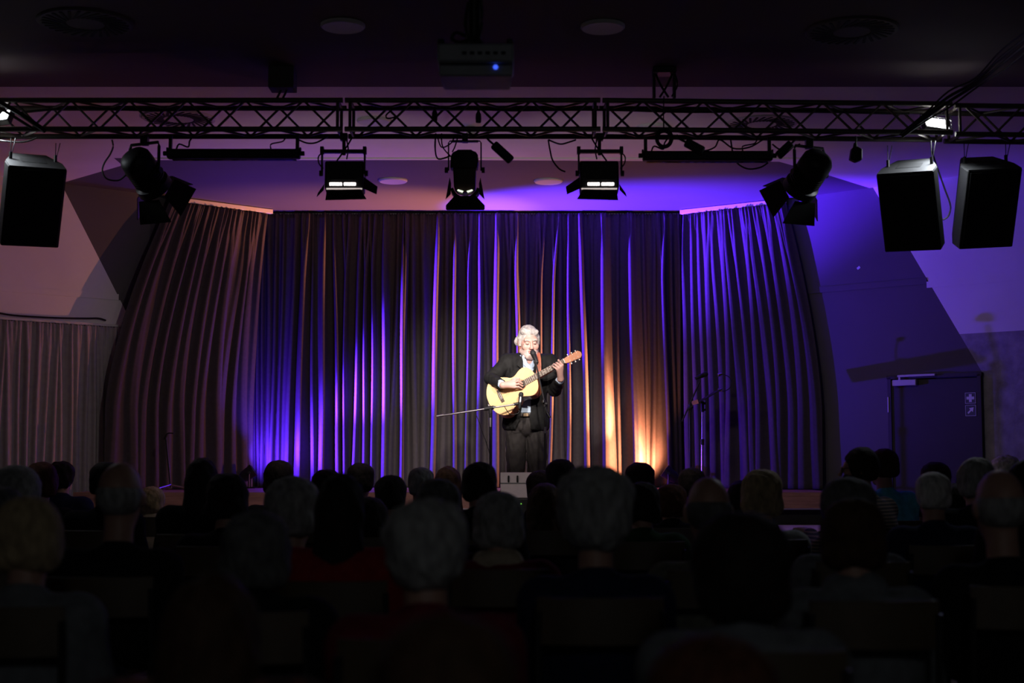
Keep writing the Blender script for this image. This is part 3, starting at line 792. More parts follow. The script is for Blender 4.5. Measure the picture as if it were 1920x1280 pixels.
# ------------------------------------------------------------------ work lamps on the truss ends
def work_lamp(p, label, s_):
    r = thing('work_lamp', p, label, 'lamp', 'bright white work lamps on the truss')
    R = Matrix.Rotation(-.62, 4, 'X') @ Matrix.Rotation(.12 * s_, 4, 'Y')
    q = Matrix.Rotation(.25 * s_, 4, 'Z') @ R
    mb = MB(); mb.box((0, .03, .01), (.19, .05, .11), q); mb.build('housing', M['black_metal'], r, bevel=.008)
    mb = MB(); mb.box((0, .002, .005), (.165, .006, .085), q); mb.build('lamp_face', M['work_glow'], r)
    mb = MB()
    for x in (-.09, -.045, 0, .045, .09): mb.tube([q @ Vector((x, -.005, -.05)), q @ Vector((x, -.035, 0)), q @ Vector((x, -.005, .06))], .002, n=5)
    for z in (-.045, .055): mb.tube([q @ Vector((-.1, -.01, z)), q @ Vector((.1, -.01, z))], .0025, n=5)
    mb.build('wire_guard', M['chrome'], r)
    mb = MB(); mb.tube([(-.108, .03, .02), (-.108, .03, .066), (.108, .03, .066), (.108, .03, .02)], .005, smooth=False); mb.build('bracket', M['black_metal'], r)
work_lamp(WL_R, 'bright white work lamp in the right half of the truss above the loudspeakers', 1)
work_lamp(WL_L, 'bright white work lamp at the left edge of the truss', -1)

# ------------------------------------------------------------------ loudspeakers
def speaker(px, py, d, yaw, roll, label):
    c = P(px, py, d)
    r = thing('loudspeaker', c, label, 'loudspeaker', 'black loudspeakers hanging from the truss')
    R = Matrix.Rotation(yaw, 4, 'Z') @ Matrix.Rotation(math.radians(27), 4, 'X') @ Matrix.Rotation(roll, 4, 'Y')
    wf, wr, h, dp = .195, .12, .285, .32
    plan = [(-wf, -.16), (wf, -.16), (wf, -.03), (wr, dp - .16), (-wr, dp - .16), (-wf, -.03)]
    MB().prism(plan, -h, h, R).build('cabinet', M['spk'], r, bevel=.01)
    mb = MB(); mb.box((0, -.166, 0), (2 * wf - .03, .012, 2 * h - .03), R); mb.build('grille', M['grille'], r, bevel=.004)
    MB().prism([(x * .97, y * .97) for x, y in plan], h - .002, h + .004, R).build('top_panel', M['spk_top'], r)
    MB().box((0, .0, h + .003), (.17, .1, .006), R).build('handle_recess', M['slot'], r)
    MB().box((0, -.173, -h + .045), (.07, .004, .016), R).build('badge', M['black_metal'], r)
    for x, y in ((-.15, -.05), (.15, -.05)):
        a = R @ Vector((x, y + .06, h)); top = Vector((a.x, a.y - .0, TZ - c.z - .04))
        mb = MB(); mb.tube([a, top], .003, n=5); mb.tube([a, top + Vector((.03, 0, 0))], .003, n=5); mb.build('wire', M['black_metal'], r)
        mb = MB(); mb.cyl(a + Vector((0, 0, .0)), a + Vector((0, 0, .05)), .012, n=8); mb.build('shackle', M['black_metal'], r)
    return r
speaker(55, 376, 9.78, math.radians(32), math.radians(-2), 'black loudspeaker hanging alone at the left end of the truss')
speaker(1713, 385, 9.86, math.radians(-30), math.radians(2), 'black loudspeaker turned inward, the left of the hanging pair at the right')
speaker(1840, 380, 9.9, math.radians(7), math.radians(-4), 'black loudspeaker turned outward, the right of the hanging pair at the right')

# ------------------------------------------------------------------ cables and small gear on the truss
def cable(pts, d, label, r_=.006, name='cable'):
    return tag(MB().tube([P(x, y, d + (dd[0] if dd else 0)) for x, y, *dd in pts], r_).build(name, M['rubber']), label, 'cable', 'cables on the truss')
cable([(210, 262), (212, 275), (206, 290), (196, 305), (192, 320), (200, 335), (222, 338), (236, 328)], 9.62, 'loose black cable hanging left of the left round spotlight')
cable([(560, 262), (575, 268), (590, 268), (604, 262), (615, 255)], 9.62, 'short black cable looping between the left light bar and flood lamp')
cable([(1028, 262), (1031, 280), (1036, 300), (1048, 316), (1060, 322)], 9.62, 'loose black cable end dangling left of the right flood lamp')
cable([(1028, 262), (1050, 270), (1068, 266), (1080, 262)], 9.62, 'black cable sagging just left of the right flood lamp')
cable([(1300, 265), (1318, 282), (1340, 276), (1350, 262), (1375, 278), (1405, 276), (1430, 262)], 9.66, 'black cable sagging in two loops above the right light bar')
cable([(1448, 270), (1462, 280), (1480, 278), (1500, 270)], 9.66, 'black cable sagging left of the right round spotlight')
cable([(1745, 262), (1750, 292), (1770, 350), (1782, 385), (1778, 405), (1768, 412)], 9.9, 'black cable drooping between the pair of loudspeakers')
cable([(1370, 262), (1378, 300), (1400, 316), (1425, 314), (1440, 305)], 9.7, 'thin black cable hanging below the right light bar')
cable([(-10, 262), (25, 266), (50, 265), (70, 258)], 9.62, 'black cable sagging above the left loudspeaker')
cable([(30, 212), (140, 203), (300, 207), (480, 202), (640, 206), (800, 203), (960, 207)], 9.61, 'long black cable running inside the left half of the truss', .008)
cable([(960, 207, -.06), (1130, 206, -.05), (1300, 210, -.02), (1480, 208, .02), (1640, 212, .05), (1705, 213, .05)], 9.68, 'long black cable running inside the right half of the truss', .008)
cable([(735, 206), (724, 216), (728, 222), (748, 216), (760, 200)], 9.58, 'black cable loop inside the truss left of the middle')
def hang_plug(px, py0, py1, label):
    c = P(px, py1, 9.6); top = P(px, py0, 9.6)
    r = thing('hanging_socket', c, label, 'socket', 'black sockets hanging in the truss')
    MB().lathe([(0, -.04), (.018, -.04), (.02, -.01), (.018, .02), (.009, .035), (.007, .05)], None, 12).build('body', M['rubber'], r)
    MB().tube([(0, 0, .045), top - c], .005).build('lead', M['rubber'], r)
hang_plug(815, 200, 216, 'black socket hanging in the truss, the left of two near the middle')
hang_plug(897, 200, 219, 'black socket hanging in the truss, the right of two near the middle')
# tilted junction blocks
def block(px, py, ang, label, l=.17, d=9.62):
    c = P(px, py, d); r = thing('cable_coupler', c, label, 'coupler', 'cable couplers under the truss')
    R = Matrix.Rotation(ang, 4, 'Y')
    MB().box((0, 0, 0), (l, .05, .06), R).build('body', M['rubber'], r, bevel=.012)
    MB().tube([R @ Vector((-l / 2, 0, 0)), R @ Vector((-l / 2 - .05, 0, .0)), R @ Vector((-l / 2 - .075, 0, .015))], .008).build('lead', M['rubber'], r)
block(942, 286, .75, 'black cable coupler hanging aslant right of the middle spotlight')
block(1302, 275, .5, 'black cable coupler lying on the right light bar', .14, 9.537)
block(1471, 281, -.75 + PI, 'black cable coupler hanging left of the right round spotlight', .13)
c = P(1604, 291, 9.575); r = thing('cable_box', c, 'black rubber connector box hanging on a short cable between spotlight and loudspeakers', 'connector')
MB().prism([(-.042, -.03), (-.028, .045), (-.012, .055), (.012, .055), (.042, .04), (.04, -.035), (0, -.05)], -.03, .03, Matrix.Rotation(PI / 2, 4, 'X')).build('body', M['rubber'], r, bevel=.006)
MB().cyl((0, 0, .05), (0, 0, .085), .018, .01).build('gland', M['rubber'], r)
MB().tube([(0, 0, .08), (.01, 0, .11), (0, 0, .132)], .006).build('lead', M['rubber'], r)
c = P(1244, 262, 9.5); mb = MB()
for k in range(4):
    R_ = .04 + .006 * k; mb.tube([c + Vector((R_ * math.cos(t * PI / 8), -.03 - .006 * k, R_ * 1.15 * math.sin(t * PI / 8))) for t in range(17)], .005)
mb.tube([c + Vector((0, -.03, .05)), P(1244, 215, 9.46), P(1245, 180, 9.46)], .004)
tag(mb.build('cable_coil', M['rubber']), 'coiled black cable hanging on the truss above the right light bar', 'cable')
# cable bundles leading off to the hall
mb = MB()
for k, (dy, dz) in enumerate(((0, 0), (.03, .035), (-.02, -.04), (.01, .07))):
    mb.tube([P(1940, 70, 8.0) + Vector((0, dy, dz)), P(1880, 118, 8.6) + Vector((0, dy, dz * 1.2)), P(1830, 158, 9.0) + Vector((0, dy, dz * .6)), P(1780, 190, 9.2) + Vector((0, dy, dz)), P(1735, 222, 9.38) + Vector((0, dy, dz * .5)), P(1690, 255, 9.47) + Vector((0, dy, dz * .3))], .010 if k < 2 else .006)
tag(mb.build('cable_bundle', M['rubber']), 'thick bundle of dark cables running from the upper right corner to the truss', 'cable')
mb = MB(); mb.tube([P(-60, 160, 8.9), P(0, 192, 9.2), P(45, 218, 9.32), P(85, 246, 9.43)], .016); mb.tube([P(-60, 175, 8.9), P(0, 203, 9.2), P(60, 240, 9.42)], .01)
tag(mb.build('cable_bundle', M['rubber']), 'bundle of dark cables beside the work lamp at the left edge', 'cable')

# ------------------------------------------------------------------ on the ceiling
for px, py, mt in ((643, 46, 0), (1130, 48, 0), (702, 225, 1), (1225, 238, 1), (737, 337, 2), (1028, 338, 2)):
    x = (px - 960) / F; z = (640 - py) / F; c_, s_ = math.cos(TILT), math.sin(TILT); k = (ZC - CAM.z) / (s_ + c_ * z)
    c = Vector((x * k, (c_ - s_ * z) * k, ZC))
    where = {(643, 0): 'round white ceiling lamp, off, left of the projector', (1130, 0): 'round white ceiling lamp, off, right of the projector', (702, 1): 'round ceiling lamp, off, seen through the truss left of the middle',
             (1225, 1): 'round ceiling lamp, off, seen through the truss right of the middle', (737, 2): 'round ceiling lamp above the stage, right of the left flood lamp', (1028, 2): 'round ceiling lamp above the stage, left of the right flood lamp'}[(px, mt)]
    r = thing('ceiling_lamp', c, where, 'ceiling lamp', 'round ceiling lamps')
    MB().lathe([(.12, 0), (.138, 0), (.138, -.012), (.128, -.022), (.12, -.02)], None, 40).build('rim', M['disc'], r)
    MB().lathe([(0, -.016), (.126, -.016), (.126, -.004), (0, -.004)], None, 40).build('diffuser', M['disc'], r)
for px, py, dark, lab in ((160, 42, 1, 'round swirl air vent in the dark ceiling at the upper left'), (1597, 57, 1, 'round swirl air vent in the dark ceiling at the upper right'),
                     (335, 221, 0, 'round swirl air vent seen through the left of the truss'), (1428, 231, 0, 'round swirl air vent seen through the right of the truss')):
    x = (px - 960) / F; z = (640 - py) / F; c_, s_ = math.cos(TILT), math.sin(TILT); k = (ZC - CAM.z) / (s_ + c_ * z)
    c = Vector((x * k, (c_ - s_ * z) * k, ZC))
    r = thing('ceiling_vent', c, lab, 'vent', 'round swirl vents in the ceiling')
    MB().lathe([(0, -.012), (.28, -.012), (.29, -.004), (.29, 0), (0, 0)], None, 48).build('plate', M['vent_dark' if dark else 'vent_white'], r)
    mb = MB()
    for i in range(28):
        R = Matrix.Rotation(2 * PI * i / 28, 4, 'Z') @ Matrix.Translation((.185, 0, -.0135)) @ Matrix.Rotation(.5, 4, 'Z')
        mb.box((0, 0, 0), (.16, .019, .004), R)
    mb.build('slots', M['slot'], r)
# sensor
c = Vector((P(883, 230, 11.35).x, 11.35, ZC)); r = thing('ceiling_sensor', c, 'small white box on the ceiling seen through the truss near the middle', 'sensor')
MB().box((0, 0, -.03), (.075, .075, .06)).build('housing', M['plastic_white'], r, bevel=.008)
MB().box((0, -.02, -.066), (.05, .03, .012)).build('base', M['disc'], r, bevel=.003)
# truss hangers
p = P(530, 152, 9.62); r = thing('ceiling_hanger', (p.x, 9.62, ZC), 'square grey box on the ceiling holding the truss on the left', 'hanger', 'ceiling hangers of the truss')
MB().box((0, 0, -.075), (.175, .16, .15)).build('box', M['vent_dark'], r, bevel=.004)
mb = MB(); mb.cyl((-.01, 0, -.15), (-.05, 0, -.235), .008); mb.cyl((.03, 0, -.15), (-.01, 0, -.235), .008); mb.build('rod', M['black_metal'], r)
p = P(1245, 160, 9.62); r = thing('ceiling_hanger', (p.x, 9.62, ZC), 'black steel bracket on the ceiling holding the truss on the right', 'hanger', 'ceiling hangers of the truss')
mb = MB(); mb.box((0, 0, -.02), (.16, .12, .04)); mb.box((-.07, 0, -.11), (.018, .06, .2)); mb.box((.07, 0, -.11), (.018, .06, .2)); mb.build('bracket', M['black_metal'], r, bevel=.003)
mb = MB(); mb.tube([(-.06, 0, -.03), (-.02, 0, -.12), (.03, 0, -.2)], .008); mb.tube([(.06, 0, -.03), (.02, 0, -.12), (-.03, 0, -.2)], .008); mb.tube([(.07, -.02, -.03), (.09, -.02, -.12), (.05, -.02, -.2)], .006); mb.build('rope', M['rubber'], r)
# projector
c = P(893, 128, 6.4); r = thing('projector', c, 'grey ceiling projector hanging on a pole with a small blue light', 'projector')
S6 = F / 6.4
MB().prism([(-.172, -.15), (.172, -.15), (.172, .13), (.14, .15), (-.14, .15), (-.172, .13)], -.012, .075).build('case', M['projector'], r, bevel=.012)
MB().prism([(-.165, -.12), (.165, -.12), (.155, .13), (-.155, .13)], -.068, -.016).build('lower_case', M['projector'], r, bevel=.008)
MB().lathe([(.035, 0), (.045, 0), (.045, .04), (.0, .035)], Matrix.Translation((.02, .15, -.005)) @ Matrix.Rotation(-PI / 2, 4, 'X')).build('lens', M['glass'], r)
MB().lathe([(0, 0), (.011, 0), (.009, .005), (0, .006)], Matrix.Translation((.09, -.121, -.028)) @ Matrix.Rotation(PI / 2, 4, 'X'), 14).build('status_light', M['blue_led'], r)
mb = MB()
for k in range(6): mb.box((-.05 + k * .035, -.151, .028), (.02, .004, .014))
mb.build('sockets', M['slot'], r)
for x in (-.155, .155): MB().cyl((x, -.13, .07), (x, -.13, .095), .014).build('foot', M['black'], r)
mb = MB(); mb.cyl((-.01, 0, .07), (-.01, 0, ZC - c.z), .027, n=14); mb.box((-.01, 0, .085), (.12, .1, .02)); mb.lathe([(0, ZC - c.z - .02), (.08, ZC - c.z - .02), (.08, ZC - c.z), (0, ZC - c.z)], Matrix.Translation((-.01, 0, 0))); mb.build('pole', M['black_metal'], r)
mb = MB(); mb.tube([(-.04, -.02, .14), (-.09, -.05, .15), (-.11, -.06, .12), (-.07, -.07, .10), (0, -.08, .12), (.02, -.1, .09)], .009); mb.tube([(-.035, -.03, .3), (-.05, -.03, .2), (-.03, -.05, .12), (.03, -.1, .09)], .008); mb.tube([(.02, -.03, .35), (.025, -.03, .2), (.0, -.06, .1), (-.06, -.1, .085)], .007); mb.build('cables', M['rubber'], r)

# ================================================================== stands, microphones, monitor
def tripod(mb, c, r_=.3, h=.1, rot=0.3, n=3, rad=.009):
    for k in range(n):
        a = rot + 2 * PI * k / n
        mb.cyl(c + Vector((0, 0, h)), c + Vector((r_ * math.cos(a), r_ * math.sin(a), .012)), rad, n=8)
def mic(parent, tip, tail, name='microphone', head=.026, len_=.16, mesh='grille'):
    """handheld microphone, tip = centre of the ball"""
    Mx, L = dirM(tip, tail)
    MB().lathe([(0, -head), (head * .7, -head * .75), (head, -.1 * head), (head * .98, head * .5), (head * .8, head * .95)], Mx, 16).build('mic_head', M[mesh], parent)
    MB().lathe([(head * .82, head * .9), (head * .9, head * 1.1), (.014, .11), (.0115, L), (0, L)], Mx, 14).build('mic_body', M['black_metal'], parent)
# vocal microphone
d0 = 12.22
b = P(1022, 900, d0); b.z = ZP
r = thing('microphone_stand', b, 'tall black boom stand holding the microphone at the singer\'s mouth', 'microphone stand', 'microphone stands')
L = lambda px, py, dy=0: P(px, py, d0 + dy) - b
MB().cyl((0, 0, .02), L(1022, 764), .010).build('pole', M['black_metal'], r)
MB().cyl(L(1022, 800), L(1022, 812), .012).build('collar', M['chrome'], r)
MB().lathe([(0, 0), (.13, 0), (.13, .015), (.02, .03), (0, .03)], None, 28).build('base', M['black_metal'], r)
MB().cyl(L(1004, 678, .21), L(1026, 776, -.03), .0075).build('boom', M['black_metal'], r)
MB().cyl(L(1026, 774, -.03), L(1031, 783, -.04), .012).build('counterweight', M['black_metal'], r)
mb = MB(); mb.cyl(L(1019, 757), L(1026, 757), .017); mb.cyl(L(1021, 762), L(1021, 752), .015); mb.build('clutch', M['rubber'], r)
MB().lathe([(0, -.01), (.014, -.01), (.014, .01), (0, .01)], Matrix.Translation(L(1019, 752, -.03)), 12).build('knob', M['chrome'], r)
mb = MB(); mb.cyl(L(1003, 676, .21), L(1006, 684, .21), .016); mb.build('mic_clip', M['rubber'], r)
vm = thing('microphone', P(999, 661, 12.46), 'black vocal microphone right in front of the singer\'s mouth', 'microphone', 'microphones')
mic(vm, Vector((0, 0, 0)), P(1007, 680, 12.42) - P(999, 661, 12.46))
# guitar microphone on a long boom
d0 = 12.24
b = P(920, 900, d0); b.z = ZP
r = thing('microphone_stand', b, 'black stand with a long level boom reaching in front of the guitar', 'microphone stand', 'microphone stands')
L = lambda px, py, dy=0: P(px, py, d0 + dy) - b
MB().cyl((0, 0, .02), L(919.5, 765), .011).build('pole', M['black_metal'], r)
MB().cyl(L(919.5, 783), L(919.5, 800), .0125).build('chrome_sleeve', M['alu'], r)
mb = MB(); tripod(mb, Vector((0, 0, 0)), .3, .12, .5); mb.build('tripod', M['black_metal'], r)
MB().cyl(L(818, 780.5, -.05), L(970, 757, .10), .0072).build('boom', M['alu'], r)
MB().cyl(L(818, 780.5, -.05), L(832, 778.2, -.04), .012).build('counterweight', M['alu'], r)
mb = MB(); mb.cyl(L(908, 766.5), L(926, 763.5), .017); mb.cyl(L(919.5, 766), L(919.5, 775), .016); mb.build('clutch', M['rubber'], r)
MB().lathe([(0, -.012), (.012, -.012), (.012, .012), (0, .012)], Matrix.Translation(L(927, 763, -.03)) @ Matrix.Rotation(PI / 2, 4, 'X'), 12).build('knob', M['chrome'], r)
mb = MB(); mb.cyl(L(963, 758, .1), L(974, 756, .1), .013); mb.build('mic_clip', M['rubber'], r)
mb = MB(); mb.tube([L(973, 768, .1), L(972, 774, .09), L(960, 777, .08), L(953, 773, .07), L(946, 762, .07)], .0035); mb.tube([L(892, 770), L(893, 778), L(898, 790), L(903, 806), L(912, 830), L(918, 850)], .0035); mb.build('lead', M['rubber'], r)
gm = thing('microphone', P(977, 739, 12.34), 'grey and black microphone pointing up below the guitar strings', 'microphone', 'microphones')
mic(gm, Vector((0, 0, 0)), P(974, 766, 12.33) - P(977, 739, 12.34), head=.022)
MB().cyl(P(976.4, 744, 12.335) - P(977, 739, 12.34), P(975.3, 754, 12.33) - P(977, 739, 12.34), .0165, .0155, n=14).build('mic_barrel', M['alu'], gm)
# unused boom microphone, right
d0 = 13.8
b = P(1295, 900, d0); b.z = ZS
r = thing('microphone_stand', b, 'dark boom stand with tilted microphone, standing unused in front of the right curtains', 'microphone stand', 'microphone stands')
L = lambda px, py, dy=0: P(px, py, d0 + dy) - b
MB().cyl((0, 0, .02), L(1294, 766), .010).build('pole', M['black_metal'], r)
mb = MB(); tripod(mb, Vector((0, 0, 0)), .2, .12, .2); mb.build('tripod', M['black_metal'], r)
MB().cyl(L(1279, 790), L(1313, 713), .0075).build('boom', M['black_metal'], r)
mb = MB(); mb.cyl(L(1290, 768), L(1298, 761), .02); mb.cyl(L(1294, 772), L(1294, 758), .017); mb.build('clutch', M['rubber'], r)
um = thing('microphone', P(1323, 701, d0), 'dark microphone on the unused boom stand by the right curtains', 'microphone', 'microphones')
mic(um, Vector((0, 0, 0)), P(1305, 709, d0) - P(1323, 701, d0))
# music stand seen edge-on
d0 = 14.05
b = P(1317, 900, d0); b.z = ZS
r = thing('music_stand', b, 'music stand with a slanted desk seen edge-on, beside the right curtains', 'music stand')
L = lambda px, py, dy=0: P(px, py, d0 + dy) - b
MB().cyl((0, 0, .08), L(1317, 830), .012).build('pole', M['chrome'], r)
MB().cyl(L(1317, 830), L(1317, 757), .008).build('upper_pole', M['chrome'], r)
mb = MB(); mb.cyl(L(1317, 823), L(1317, 834), .018); mb.build('collar', M['rubber'], r)
mb = MB(); mb.cyl(L(1317, 772), L(1317, 752), .016); mb.cyl(L(1317, 756), L(1323, 756), .012); mb.cyl(L(1317, 768), L(1323, 768), .01); mb.build('clamp', M['rubber'], r)
mb = MB(); tripod(mb, Vector((0, 0, 0)), .2, .1, .9); mb.build('tripod', M['chrome'], r)
mb = MB(); a_, e_ = L(1304, 757), L(1348, 731); slab(mb, [a_ + Vector((0, -.24, 0)), e_ + Vector((0, -.24, 0)), e_ + Vector((0, .24, 0)), a_ + Vector((0, .24, 0))], .004); mb.build('desk', M['black_metal'], r)
mb = MB(); q = Vector((-.01, 0, .035)); mb.hexa([a_ + Vector((0, -.24, 0)), a_ + Vector((.006, -.24, 0)), a_ + Vector((.006, .24, 0)), a_ + Vector((0, .24, 0))], [a_ + q + Vector((0, -.24, 0)), a_ + q + Vector((.006, -.24, 0)), a_ + q + Vector((.006, .24, 0)), a_ + q + Vector((0, .24, 0))]); mb.build('ledge', M['black_metal'], r)
MB().tube([L(1349, 731), L(1358, 733), L(1368, 727), L(1371, 716), L(1366, 706), L(1356, 702), L(1349, 702)], .0045).build('gooseneck', M['black_metal'], r)
mb = MB(); mb.lathe([(0, -.02), (.018, -.02), (.012, .02), (0, .02)], Matrix.Translation(L(1350, 702)) @ Matrix.Rotation(1.2, 4, 'Y'), 12); mb.cyl(L(1346, 731), L(1353, 731), .016); mb.build('clip_lamp', M['chrome'], r)
# thin stand at the left
d0 = 13.75
b = P(320, 912, d0); b.z = ZS
r = thing('instrument_stand', b, 'thin dark stand with a small hook on top, before the left side curtain', 'stand')
L = lambda px, py, dy=0: P(px, py, d0 + dy) - b
MB().cyl((0, 0, .03), L(311, 818), .008).build('pole', M['black_metal'], r)
mb = MB(); mb.tube([L(310, 822), L(311, 816), L(316, 812), L(326, 812)], .007); mb.cyl(L(309, 824), L(313, 814), .013); mb.build('hook', M['black_metal'], r)
mb = MB(); tripod(mb, Vector((0, 0, 0)), .24, .06, .0); mb.build('tripod', M['chrome'], r)
# monitor wedge on a black amplifier, at the feet of the singer
d0 = 11.66
c = P(985, 935, d0)
b = Vector((c.x, d0 + .1, ZP))
am = thing('amplifier', b, 'black amplifier with a green light under the grey floor monitor', 'amplifier')
za = P(985, 934, d0).z - ZP
MB().box((0, .1, za / 2), (.44, .36, za - .004)).build('cabinet', M['black'], am, bevel=.008)
mb = MB()
for k in range(5): mb.box((-.15 + .075 * k, -.083, za * .35), (.05, .006, .09))
mb.build('jack_panel', M['black_metal'], am)
MB().lathe([(0, 0), (.006, 0), (.005, .004), (0, .005)], Matrix.Translation((-.035, -.081, za - .045)) @ Matrix.Rotation(PI / 2, 4, 'X'), 12).build('power_light', M['green_led'], am)
mb = MB(); mb.tube([(-.06, -.09, .12), (-.07, -.13, .06), (-.05, -.14, .01)], .006); mb.tube([(.0, -.09, .12), (.02, -.12, .05), (.05, -.16, .01)], .006); mb.build('leads', M['rubber'], am)
wb = Vector((b.x, b.y, ZP + za + .001))
wd = thing('floor_monitor', wb, 'grey wedge floor monitor in front of the singer\'s legs', 'loudspeaker')
L = lambda px, py, dy=0: P(px, py, d0 + dy) - wb
hw = .205
z0, z1, z2 = .0, L(985, 906).z, L(985, 886).z
mb = MB(); mb.hexa([(-hw, -.02, 0), (hw, -.02, 0), (hw, .28, 0), (-hw, .28, 0)], [(-hw, .055, z1), (hw, .055, z1), (hw, .22, z1), (-hw, .22, z1)]); mb.build('body', M['wedge'], wd, bevel=.006)
mb = MB(); mb.hexa([(-hw, .06, z1 + .001), (hw, .06, z1 + .001), (hw, .22, z1 + .001), (-hw, .22, z1 + .001)], [(-hw, .10, z2), (hw, .10, z2), (hw, .2, z2), (-hw, .2, z2)]); mb.build('upper_panel', M['wedge'], wd, bevel=.004)
mb = MB(); mb.box((0, .052, z1), (2 * hw, .008, .008)); mb.build('bright_edge', M['alu'], wd)
for px in (953.5, 970.5): MB().box((L(px, 897).x, .07, L(px, 898).z), (.014, .03, .055)).build('slot', M['slot'], wd, bevel=.003)
MB().box((.15, .06, L(1000, 899).z), (.16, .05, .05)).build('handle_plate', M['black'], wd, bevel=.004)

# ================================================================== the singer and his guitar
SB = P(985, 988, 12.7); SB.z = ZP
PPM = F / 12.7
def lp(px, py, y): 
    q = P(px, py, 12.7 + y) - SB
    return np.array((q.x, q.y, q.z))
def rotM(yaw, pitch, roll):
    return np.array((Matrix.Rotation(yaw, 3, 'Z') @ Matrix.Rotation(pitch, 3, 'X') @ Matrix.Rotation(roll, 3, 'Y')))
# guitar frame
SH = lp(977.5, 721.5, -.262)
TAIL = lp(920, 760, -.175); NUT = lp(1061.5, 682, -.325)
gu = NUT - TAIL; gu /= np.linalg.norm(gu)
gw = np.array((-.17, -.93, .32)); gw -= gu * (gw @ gu); gw /= np.linalg.norm(gw)
gv = np.cross(gw, gu)
if gv[2] < 0: gv = -gv
def G(u, v, w=0): return SH + gu * u + gv * v + gw * w
LN = float((NUT - SH) @ gu); LT = float((SH - TAIL) @ gu)
GM = Matrix(((gu[0], gv[0], gw[0], SH[0]), (gu[1], gv[1], gw[1], SH[1]), (gu[2], gv[2], gw[2], SH[2]), (0, 0, 0, 1)))

# ---- body
headC = lp(991.5, 641, -.04)
HS = 1.10
HR = rotM(.20, .20, -.05)
def H(x, y, z): return headC + HR @ (HS * np.array((x, y, z)))
def R3(x, y, z): return HS * np.array((x, y, z))
shR, shL = lp(953, 680, .03), lp(1030, 681, .03)
elR, elL = lp(920, 709, -.10), lp(1040, 731, -.05)
wrR, wrL = lp(943, 722, -.315), lp(1051, 710, -.285)
neck0, neck1 = lp(992, 684, .01), lp(992, 657, -.02)
pel = lp(987, 795, 0); waist = lp(988, 760, 0); chest = lp(990, 712, .005)
hipR, hipL = lp(968, 808, 0), lp(1006, 808, 0)
knR, knL = lp(967, 893, -.02), lp(1007, 893, -.02)
anR, anL = np.array((-.085, .03, .09)), np.array((.115, .03, .09))
# right hand plucking at the strings, in front of the top
kn = [G(-.046, .046, .064), G(-.040, .026, .068), G(-.042, .005, .066), G(-.050, -.014, .060)]
tips = [G(.016, .022, .026), G(.018, -.004, .026), G(.010, -.026, .026), G(-.004, -.044, .026)]
mids = [G(-.006, .042, .066), G(-.002, .018, .070), G(-.006, -.008, .066), G(-.018, -.030, .058)]
# left hand on the neck near the nut
nk = LN - .055
kl = [G(nk + .030, -.036, .030), G(nk + .010, -.042, .032), G(nk - .010, -.046, .030), G(nk - .028, -.048, .024)]
ml = [G(nk + .026, -.012, .050), G(nk + .002, -.014, .054), G(nk - .022, -.014, .052), G(nk - .044, -.020, .046)]
tl = [G(nk + .018, .010, .026), G(nk - .010, .012, .028), G(nk - .034, .014, .028), G(nk - .056, .004, .026)]
def body_ops(s):
    s.ell(pel, (.165, .115, .125), k=.03)
    s.ell(waist, (.160, .115, .14), k=.05)
    s.ell(chest, (.178, .125, .20), k=.05)
    s.cap(shR, shL, .062, k=.05)
    return s
def arms(s, e=0.0):
    s.cap(shR, elR, .056 + e, .046 + e, k=.03); s.cap(elR, wrR, .045 + e, .028 + e * .8, k=.02)
    s.cap(shL, elL, .056 + e, .046 + e, k=.03); s.cap(elL, wrL, .045 + e, .028 + e * .8, k=.02)
    return s
def legs(s, e=0.0):
    for hp, kk, an in ((hipR, knR, anR), (hipL, knL, anL)):
        s.cap(hp, kk, .082 + e, .060 + e, k=.006); s.cap(kk, an, .058 + e, .042 + e, k=.006)
    return s
bs = SDF(); body_ops(bs); arms(bs); legs(bs)
bs.cap(neck0, neck1, .060, .056, k=.03)
# head
bs.ell(H(0, .012, .03), R3(.076, .095, .098), HR, k=.02)
bs.ell(H(0, -.028, -.045), R3(.062, .068, .082), HR, k=.03)
bs.cap(H(-.052, .0, -.07), H(-.022, -.066, -.104), .026, .024, k=.03); bs.cap(H(.052, .0, -.07), H(.022, -.066, -.104), .026, .024, k=.03)
bs.cap(H(-.012, -.074, -.104), H(.012, -.074, -.104), .024, k=.02)
bs.cap(H(-.042, -.078, .026), H(.042, -.078, .026), .016, k=.02)
for s_ in (-1, 1):
    bs.ell(H(s_ * .042, -.068, -.03), R3(.026, .022, .026), HR, k=.02)
    bs.ell(H(s_ * .031, -.105, .002), R3(.017, .016, .0125), HR, k=.012, op='s')
    bs.ell(H(s_ * .031, -.083, .000), R3(.014, .013, .012), HR, k=.003)
    bs.ell(H(s_ * .079, .012, -.005), R3(.013, .022, .033), HR, k=.008)
bs.cap(H(0, -.093, .014), H(0, -.118, -.034), .009, .0135, k=.012)
for s_ in (-1, 1): bs.ell(H(s_ * .012, -.106, -.038), R3(.010, .012, .009), HR, k=.006)
bs.cap(H(-.018, -.098, -.062), H(.018, -.098, -.062), .0075, k=.008); bs.cap(H(-.015, -.098, -.076), H(.015, -.098, -.076), .008, k=.008)
bs.cap(H(-.022, -.109, -.069), H(.022, -.109, -.069), .005, k=.004, op='s')
